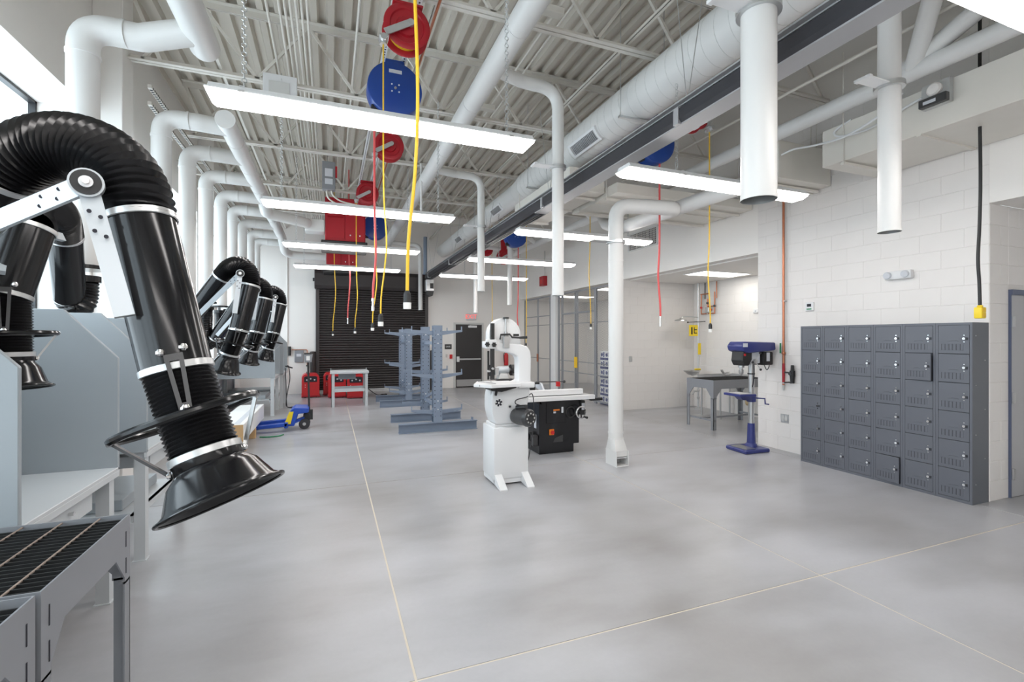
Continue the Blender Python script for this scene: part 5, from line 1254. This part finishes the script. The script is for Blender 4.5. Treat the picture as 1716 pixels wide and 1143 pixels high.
# ================================================================== WIRE CAGE
def mesh_panel(parent, y0, y1, z0, z1, x=6.36, s=0.06):
    b = MB(); r = 0.0036
    def seg(a, c): b.add([(x, a[0]-r, a[1]), (x, a[0]+r, a[1]), (x, c[0]+r, c[1]), (x, c[0]-r, c[1])], [(0, 1, 2, 3)])
    W_, H_ = y1-y0, z1-z0; k = -H_
    while k < W_:
        for sg in (1, -1):
            a_y, a_z, c_y, c_z = k, 0, k+H_, H_
            if a_y < 0: a_z = -a_y; a_y = 0
            if c_y > W_: c_z = H_-(c_y-W_); c_y = W_
            if c_z > a_z:
                if sg == 1: seg((y0+a_y, z0+a_z), (y0+c_y, z0+c_z))
                else: seg((y1-a_y, z0+a_z), (y1-c_y, z0+c_z))
        k += s
    o = b.build('wire_mesh', 'cage_grey', parent); o['kind'] = 'stuff'
    return o
def cage(label, y0, y1, posts, rails):
    t = thing('wire_cage', label, 'wire cage', (6.36, (y0+y1)/2, 0), 'wire mesh partitions')
    for y, wd in posts: MB().box(6.34, 6.38, y-wd/2, y+wd/2, 0, 2.985).build('post', 'cage_grey', t)
    for a, c, z, hh in rails: MB().box(6.345, 6.375, a, c, z-hh/2, z+hh/2).build('rail', 'cage_grey', t)
    mesh_panel(t, y0, y1, 0.05, 2.96)
    return t
cage('grey wire mesh partition right of the white post', 9.80, 12.60, [(9.82, 0.04), (10.49, 0.10), (11.45, 0.05), (11.56, 0.05), (12.35, 0.07), (12.58, 0.07)],
     [(9.8, 12.6, 2.965, 0.04), (10.49, 12.35, 2.37, 0.05), (9.8, 12.6, 2.08, 0.02), (9.8, 12.6, 1.02, 0.02), (9.8, 12.6, 0.72, 0.02), (9.8, 12.6, 0.06, 0.04)])
cage('grey wire mesh partition next to the far wall', 13.12, 15.2, [(13.15, 0.08), (14.08, 0.05), (15.17, 0.08)],
     [(13.12, 15.2, 2.965, 0.04), (13.12, 15.2, 2.37, 0.03), (13.12, 15.2, 2.08, 0.02), (13.12, 15.2, 1.02, 0.02), (13.12, 15.2, 0.06, 0.04)])
cg = [o for o in bpy.data.objects if o.name.startswith('wire_cage')]
MB().box(6.325, 6.34, 11.42, 11.58, 0.85, 1.15).build('lock_plate', 'yellow_cord', cg[0]); MB().box(6.325, 6.34, 14.02, 14.12, 0.9, 1.15).build('lock_plate', 'copper', cg[1])
sbuild(MB().box(6.305, 6.40, 12.70, 13.03, 0, 3.02), 'trim_1', 'white_paint', 'white post between the two wire cages', bevel=0.004)
# boxes stacked in the store
bx = None
stk = ['top', 'second from the top', 'third from the top', 'fourth from the top', 'fifth from the top', 'lowest']
for c_ in range(2):
    for r in range(6):
        z0 = r*0.224; y = 10.30+c_*(-0.22)
        lab = stk[5-r] + (' white carton with blue print in the stack beside the pier' if c_ else ' white carton with blue print in the left cage stack')
        if bx is None:
            t = thing('carton', lab, 'box', (6.62, y, z0), 'white printed cartons')
            MB().box(6.44, 6.80, y-0.105, y+0.105, z0, z0+0.22).build('carton_body', 'carton_white', t, bevel=0.003)
            MB().box(6.4385, 6.44, y-0.105, y+0.105, z0+0.0, z0+0.055).build('printed_band', 'carton_blue', t)
            MB().disc((6.44, y+0.03, z0+0.13), (-1, 0, 0), 0.045, 0.0015, 16).build('printed_picture', 'carton_blue', t)
            MB().box(6.4385, 6.44, y-0.085, y-0.03, z0+0.075, z0+0.195).build('printed_panel', 'carton_blue', t)
            bx = t
        else: dup(bx, (6.62, y, z0), None, lab)
tag(MB().box(8.95, 8.998, 12.6, 12.85, 1.25, 1.45).build('wall_phone', 'white_paint', bevel=0.01), 'small white wall box inside the caged store', 'wall box')
tag(MB().box(8.99, 8.999, 10.9, 11.0, 0.45, 0.58).build('store_outlet', 'duct_seam', bevel=0.002), 'grey outlet plate inside the caged store', 'outlet')
# ================================================================== FAR WALL
t = thing('roller_door', 'dark brown slatted roller shutter door on the far wall', 'roller door', (1.3, 15.4, 0))
sl0 = None; n = 41; hh = 0.075
for k in range(n):
    z = 0.09+k*hh
    if sl0 is None:
        pr = [(15.44, z), (15.415, z+0.004), (15.398, z+0.02), (15.395, z+0.038), (15.40, z+0.055), (15.42, z+0.068), (15.425, z+0.075), (15.44, z+0.075)]
        sl0 = MB().prism(pr, -0.30, 2.90, 'yz').build('slat', 'shutter_brown', t)
    else: child(sl0, t, V((0, 0, k*hh)))
MB().box(-0.30, 2.90, 15.39, 15.44, 0.0, 0.09).build('bottom_bar', 'galvanised', t)
for x in (-0.40, 2.90): MB().box(x, x+0.10, 15.36, 15.448, 0, 3.2).build('guide_rail', 'shutter_brown', t)
MB().prism([(15.445, 3.15), (15.12, 3.15), (15.06, 3.24), (15.06, 3.60), (15.14, 3.72), (15.445, 3.72)], -0.43, 2.99, 'yz').build('hood', 'shutter_brown', t, bevel=0.01)
MB().disc((-0.43, 15.25, 3.42), (-1, 0, 0), 0.05, 0.05, 14).build('shaft_end', 'dark_steel', t)
t = thing('exit_door', 'dark brown exit door with panic bar on the far wall', 'door', (4.38, 15.4, 0))
MB().box(3.93, 4.85, 15.41, 15.445, 0.01, 2.13).build('door_leaf', 'door_brown', t, bevel=0.003)
MB().box(3.87, 3.93, 15.40, 15.448, 0, 2.13).build('left_jamb', 'duct_seam', t); MB().box(4.85, 4.91, 15.40, 15.448, 0, 2.13).build('right_jamb', 'duct_seam', t); MB().box(3.87, 4.91, 15.40, 15.448, 2.13, 2.19).build('head_jamb', 'duct_seam', t)
MB().box(3.96, 4.82, 15.404, 15.41, 0.04, 0.27).build('kick_plate', 'steel', t)
pb = MB().box(3.99, 4.80, 15.35, 15.39, 0.93, 0.985).build('panic_bar', 'galvanised', t, bevel=0.006); MB().box(3.96, 4.05, 15.345, 15.41, 0.87, 1.05).build('latch_case', 'bright_white', pb, bevel=0.008); MB().box(4.74, 4.80, 15.37, 15.41, 0.93, 0.985).build('end_bracket', 'galvanised', pb)
MB().box(4.36, 4.66, 15.35, 15.41, 2.02, 2.09).build('door_closer', 'bright_white', t, bevel=0.006); MB().tube([(4.40, 15.36, 2.10), (4.62, 15.34, 2.12), (4.82, 15.38, 2.12)], 0.01, 6).build('closer_arm', 'steel', t)
t = thing('exit_sign', 'lit red exit sign above the brown door', 'exit sign', (4.47, 15.41, 2.28))
MB().box(4.29, 4.65, 15.40, 15.447, 2.28, 2.50).build('sign_case', 'sticker', t, bevel=0.006)
text('EXIT', 0.20, (4.47, 15.398, 2.39), (PI/2, 0, 0), 'sign_red', t)
t = thing('room_sign', 'small dark sign plate left of the brown door', 'sign', (3.68, 15.44, 1.3))
MB().box(3.565, 3.80, 15.438, 15.448, 1.30, 1.46).build('plate', 'door_brown', t, bevel=0.002); text('SAFE', 0.075, (3.682, 15.436, 1.38), (PI/2, 0, 0), 'bright_white', t)
tag(MB().box(3.73, 3.815, 15.40, 15.448, 0.98, 1.12).box(3.75, 3.795, 15.393, 15.40, 1.02, 1.06).build('fire_pull', 'red_bright', bevel=0.004), 'red fire alarm pull beside the brown door', 'fire alarm')
tag(MB().box(3.60, 3.66, 15.438, 15.448, 1.02, 1.13).build('wall_switch', 'duct_seam', bevel=0.002), 'grey switch plate left of the red pull', 'switch')
t = thing('fire_extinguisher', 'red fire extinguisher on the far wall, seen through the bandsaw', 'fire extinguisher', (5.74, 15.38, 0.75))
MB().lathe((5.72, 15.36, 0.72), (0, 0, 1), [(0, 0.0), (0, 0.07), (0.02, 0.075), (0.36, 0.075), (0.42, 0.04), (0.45, 0.025), (0.45, 0)], 24).build('cylinder', 'red_bright', t)
MB().box(5.69, 5.77, 15.33, 15.37, 1.17, 1.21).bar((5.72, 15.35, 1.21), (5.82, 15.34, 1.25), 0.03, 0.015).build('valve_head', 'dark_steel', t); MB().tube(smooth_path([(5.69, 15.34, 1.19), (5.62, 15.33, 1.1), (5.63, 15.33, 0.9), (5.65, 15.34, 0.82)]), 0.012, 8).build('discharge_hose', 'rubber', t)
tag(MB().box(5.62, 5.86, 15.44, 15.448, 1.38, 1.58).build('extinguisher_sign', 'red_bright', bevel=0.002), 'red sign above the fire extinguisher', 'sign')
for x, nm in ((-0.47, 'left of the roller door behind the red welders'), (3.09, 'right of the roller door behind the racks')):
    t = thing('bollard', 'dark brown round bollard ' + nm, 'bollard', (x, 15.1, 0), 'bollards')
    MB().cyl((x, 15.1, 0), (x, 15.1, 1.25), 0.085, None, 24).build('post', 'door_brown', t); MB().lathe((x, 15.1, 1.25), (0, 0, 1), [(0, 0.085), (0.02, 0.075), (0.03, 0.0)], 24).build('cap', 'shutter_brown', t)
t = thing('air_drop', 'copper air line with regulator on the far wall left of the shutter', 'pipework', (-1.0, 15.4, 0.85))
MB().tube(pipe_path([(-1.06, 15.41, 1.32), (-0.64, 15.41, 1.32), (-0.64, 15.41, 0.85)], 0.04), 0.013, 8).build('pipe', 'copper', t); MB().cyl((-1.12, 15.40, 1.15), (-1.12, 15.40, 1.42), 0.04, None, 14).build('filter', 'black_plastic', t); MB().disc((-0.64, 15.40, 0.86), (0, 0, -1), 0.03, 0.04, 12).build('coupling', 'dark_steel', t)
t = thing('handle_box', 'grey electrical box on the far wall', 'electrical box', (-0.85, 15.4, 1.0))
MB().box(-0.98, -0.74, 15.38, 15.447, 0.95, 1.30).build('case', 'table_grey', t, bevel=0.008); MB().box(-0.93, -0.80, 15.376, 15.38, 1.12, 1.2).build('label_plate', 'sticker', t)

# ================================================================== CANTILEVER RACKS
def rack(label, ya, yb):
    t = thing('cantilever_rack', label, 'storage rack', (1.80, (ya+yb)/2, 0), 'blue grey cantilever racks')
    for y in (ya, yb):
        # I-beam base
        b = MB().box(1.12, 2.54, y-0.065, y+0.065, 0.0, 0.012).box(1.12, 2.54, y-0.065, y+0.065, 0.15, 0.162).box(1.12, 2.54, y-0.006, y+0.006, 0.012, 0.15)
        bs = b.build('base_beam', 'rack_blue', t)
        MB().box(2.44, 2.47, y-0.03, y+0.03, 0.162, 0.215).build('base_stop', 'rack_blue', bs)
        u = MB().box(1.72, 1.88, y-0.075, y-0.067, 0.162, 1.90).box(1.72, 1.88, y+0.067, y+0.075, 0.162, 1.90).box(1.796, 1.804, y-0.067, y+0.067, 0.162, 1.90).build('upright', 'rack_blue', t)
        hl = MB(); z = 0.28
        while z < 1.85:
            for x in (1.745, 1.855): hl.box(x-0.008, x+0.008, y-0.0765, y-0.0745, z-0.008, z+0.008)
            z += 0.076
        o = hl.build('hole_rows', 'hole_dark', u); o['kind'] = 'stuff'
        for z in (0.40, 0.55, 1.58, 1.74): MB().disc((1.80, y-0.075, z), (0, -1, 0), 0.011, 0.004, 8).build('bolt', 'bright_white', u)
        for z in (0.38, 1.02, 1.80):
            for s_ in (-1, 1):
                x0 = 1.80+s_*0.075; x1 = 1.80+s_*0.46
                ar = MB().prism([(x0, z-0.075), (x0, z), (x1, z+0.022), (x1, z-0.012)], y-0.03, y+0.03, 'xz').build('arm', 'rack_blue', t)
                MB().box(min(x1, x1-s_*0.012), max(x1, x1-s_*0.012), y-0.02, y+0.02, z+0.02, z+0.085).build('arm_lip', 'rack_blue', ar)
                MB().box(min(x0, x0-s_*0.02), max(x0, x0-s_*0.02), y-0.085, y+0.085, z-0.11, z+0.03).build('arm_clamp', 'rack_blue', ar)
    for z in (0.42, 1.55): MB().box(1.775, 1.825, ya+0.075, yb-0.075, z, z+0.06).build('tie_bar', 'rack_blue', t)
    MB().bar((1.80, ya+0.08, 0.72), (1.80, yb-0.08, 0.48), 0.02, 0.05).build('brace', 'rack_blue', t)
    return t
rack('blue grey cantilever rack nearer the viewer', 8.40, 9.55)
rack('blue grey cantilever rack closer to the roller door', 11.72, 12.78)

# ================================================================== WORK TABLE, WELDERS
t = thing('work_table', 'light grey steel work table in front of the red welders', 'table', (0.45, 12.5, 0))
MB().box(0.0, 0.90, 12.14, 12.85, 0.80, 0.86).build('table_top', 'booth_light', t, bevel=0.005)
for x in (0.03, 0.80):
    for y in (12.17, 12.75): MB().box(x, x+0.075, y, y+0.008, 0, 0.80).box(x, x+0.008, y, y+0.075, 0, 0.80).build('leg', 'booth_light', t)
MB().box(0.10, 0.81, 12.17, 12.19, 0.36, 0.44).build('front_rail', 'booth_light', t); MB().box(0.10, 0.81, 12.75, 12.77, 0.36, 0.44).build('rear_rail', 'booth_light', t)
MB().box(0.2, 0.62, 12.78, 12.80, 0.62, 0.80).build('rear_apron', 'booth_grey', t)
for x in (0.01, 0.87): MB().box(x, x+0.02, 12.80, 12.84, 0.86, 0.90).build('corner_lug', 'booth_grey', t)
def welder(label, x, y, rz=0.0):
    t = thing('welder', label, 'welder', (0, 0, 0), 'red welding machines')
    w, d, h = 0.46, 0.62, 0.66
    pr = [(-w/2, 0.06), (w/2, 0.06), (w/2, h-0.12)] + [(w/2-0.12+0.12*math.cos(a*PI/12), h-0.12+0.12*math.sin(a*PI/12)) for a in range(1, 7)] + [(-w/2+0.12-0.12*math.sin(a*PI/12), h-0.12+0.12*math.cos(a*PI/12)) for a in range(0, 6)] + [(-w/2, h-0.12)]
    MB().prism(pr, -d/2, d/2, 'xz').build('case', 'red_bright', t, bevel=0.008)
    p2 = [(x_*0.72, 0.44+(z_-0.06)*0.27) for x_, z_ in pr]
    fp = MB().prism(p2, -d/2-0.01, -d/2, 'xz').build('control_panel', 'hole_dark', t)
    for a, c in ((-0.10, 0.50), (0.0, 0.53), (0.10, 0.50)): MB().disc((a, -d/2-0.01, c), (0, -1, 0), 0.022, 0.012, 12).build('dial', 'sticker', fp)
    MB().box(-w/2-0.01, w/2+0.01, -d/2-0.01, d/2+0.01, 0.02, 0.065).build('base_tray', 'red_paint', t, bevel=0.006)
    for a in (-0.16, 0.12): MB().box(a, a+0.05, -d/2+0.05, d/2-0.05, 0, 0.02).build('skid', 'dark_steel', t)
    for c in (0.3, 0.36): MB().disc((-0.14, -d/2, c), (0, -1, 0), 0.012, 0.006, 8).build('terminal', 'bright_white', t)
    MB().tube(pipe_path([(-0.10, -0.15, h-0.005), (-0.10, -0.15, h+0.04), (-0.10, 0.15, h+0.04), (-0.10, 0.15, h-0.005)], 0.02), 0.010, 8).build('lift_handle', 'dark_steel', t)
    t.location = (x, y, 0); t.rotation_euler = (0, 0, rz)
    OFF[t.name] = V((x, y, 0))
    return t
w0 = welder('red welding machine leftmost, beside the bollard', -0.52, 14.64, 0.05)
dup(w0, (0.05, 15.02, 0), 0.0, 'red welding machine farthest back, second from the bollard')
dup(w0, (0.18, 14.3, 0), 0.03, 'red welding machine behind the left leg of the work table')
dup(w0, (0.68, 14.0, 0), -0.03, 'red welding machine behind the right leg of the work table')
t = thing('work_lead', 'black cable lying by the last red welder', 'cable', (1.35, 14.3, 0))
MB().tube(smooth_path([(0.93, 14.2, 0.30), (1.1, 14.1, 0.15), (1.3, 14.15, 0.014), (1.42, 14.3, 0.014), (1.5, 14.2, 0.014), (1.38, 14.08, 0.014), (1.28, 14.2, 0.016)]), 0.013, 8).build('lead', 'rubber', t); MB().box(1.48, 1.56, 14.16, 14.24, 0.0, 0.04).build('ground_clamp', 'dark_steel', t, bevel=0.008)

# ================================================================== PALLET JACK AND CARTON
t = thing('pallet_jack', 'blue pallet jack with yellow label and upright black handle', 'pallet jack', (-0.75, 9.45, 0))
for y in (9.24, 9.70):
    MB().prism([(-2.0, 0.05), (-1.95, 0.03), (-0.72, 0.10), (-0.70, 0.16), (-2.0, 0.075)], y, y+0.15, 'xz').build('fork', 'jack_blue', t, bevel=0.006)
    MB().cyl((-1.80, y+0.04, 0.035), (-1.80, y+0.11, 0.035), 0.035, None, 16).build('load_roller', 'black_plastic', t)
MB().box(-0.76, -0.70, 9.24, 9.85, 0.07, 0.17).build('cross_beam', 'jack_blue', t, bevel=0.008)
MB().prism([(-0.78, 0.09), (-0.60, 0.09), (-0.54, 0.30), (-0.36, 0.32), (-0.36, 0.40), (-0.60, 0.42), (-0.66, 0.38)], 9.32, 9.78, 'xz').build('mast_frame', 'jack_blue', t, bevel=0.008)
MB().prism([(-0.765, 0.13), (-0.66, 0.13), (-0.61, 0.35), (-0.68, 0.35)], 9.312, 9.32, 'xz').build('yellow_label', 'yellow', t)
MB().bar((-0.70, 9.36, 0.12), (-0.45, 9.50, 0.20), 0.05, 0.05).build('tow_link', 'jack_blue', t)
MB().cyl((-0.40, 9.55, 0.12), (-0.40, 9.55, 0.34), 0.05, None, 18).box(-0.46, -0.34, 9.48, 9.62, 0.17, 0.27).build('hydraulic_pump', 'black_plastic', t, bevel=0.006)
for y in (9.44, 9.60):
    MB().cyl((-0.44, y, 0.095), (-0.44, y+0.055, 0.095), 0.095, None, 28).build('steer_wheel', 'rubber', t); MB().cyl((-0.44, y-0.004, 0.095), (-0.44, y+0.06, 0.095), 0.03, None, 14).build('wheel_hub', 'steel', t)
MB().bar((-0.36, 9.55, 0.25), (-0.38, 9.55, 1.22), 0.04, 0.035).box(-0.42, -0.30, 9.50, 9.60, 0.16, 0.34).build('handle_bar', 'black_plastic', t)
MB().prism([(-0.44, 1.22), (-0.32, 1.22), (-0.30, 1.38), (-0.46, 1.38)], 9.52, 9.58, 'xz').build('handle_head', 'table_grey', t, bevel=0.01)
MB().box(-0.45, -0.31, 9.52, 9.58, 1.36, 1.40).build('hand_grip', 'black_plastic', t, bevel=0.01); MB().box(-0.41, -0.35, 9.515, 9.52, 1.26, 1.34).build('release_lever', 'bright_white', t)
t = thing('long_carton', 'long white carton with brown end lying on the pallet jack forks', 'box', (-1.4, 8.6, 0.17))
MB().box(-1.56, -1.16, 7.75, 9.95, 0.17, 0.43).build('carton_body', 'carton_white', t, bevel=0.006); MB().box(-1.55, -1.17, 7.745, 7.752, 0.18, 0.42).build('carton_end', 'cardboard', t)
MB().box(-1.30, -1.22, 7.8, 9.9, 0.4301, 0.432).build('packing_tape', 'sticker', t)
for y in (7.95, 8.85):
    tag(MB().box(-1.56, -1.16, y, y+0.12, 0.0, 0.168).build('support_block', 'cardboard', bevel=0.004), 'brown block under the long white carton, %s one' % ('near' if y < 8.5 else 'middle'), 'block')
tag(MB().tube(smooth_path([(-1.1, 8.9, 0.012), (-0.95, 8.85, 0.012), (-0.8, 8.9, 0.012), (-0.75, 9.0, 0.012)]), 0.010, 6).build('green_strap', 'green'), 'green strap lying on the floor beside pallet jack', 'strap')
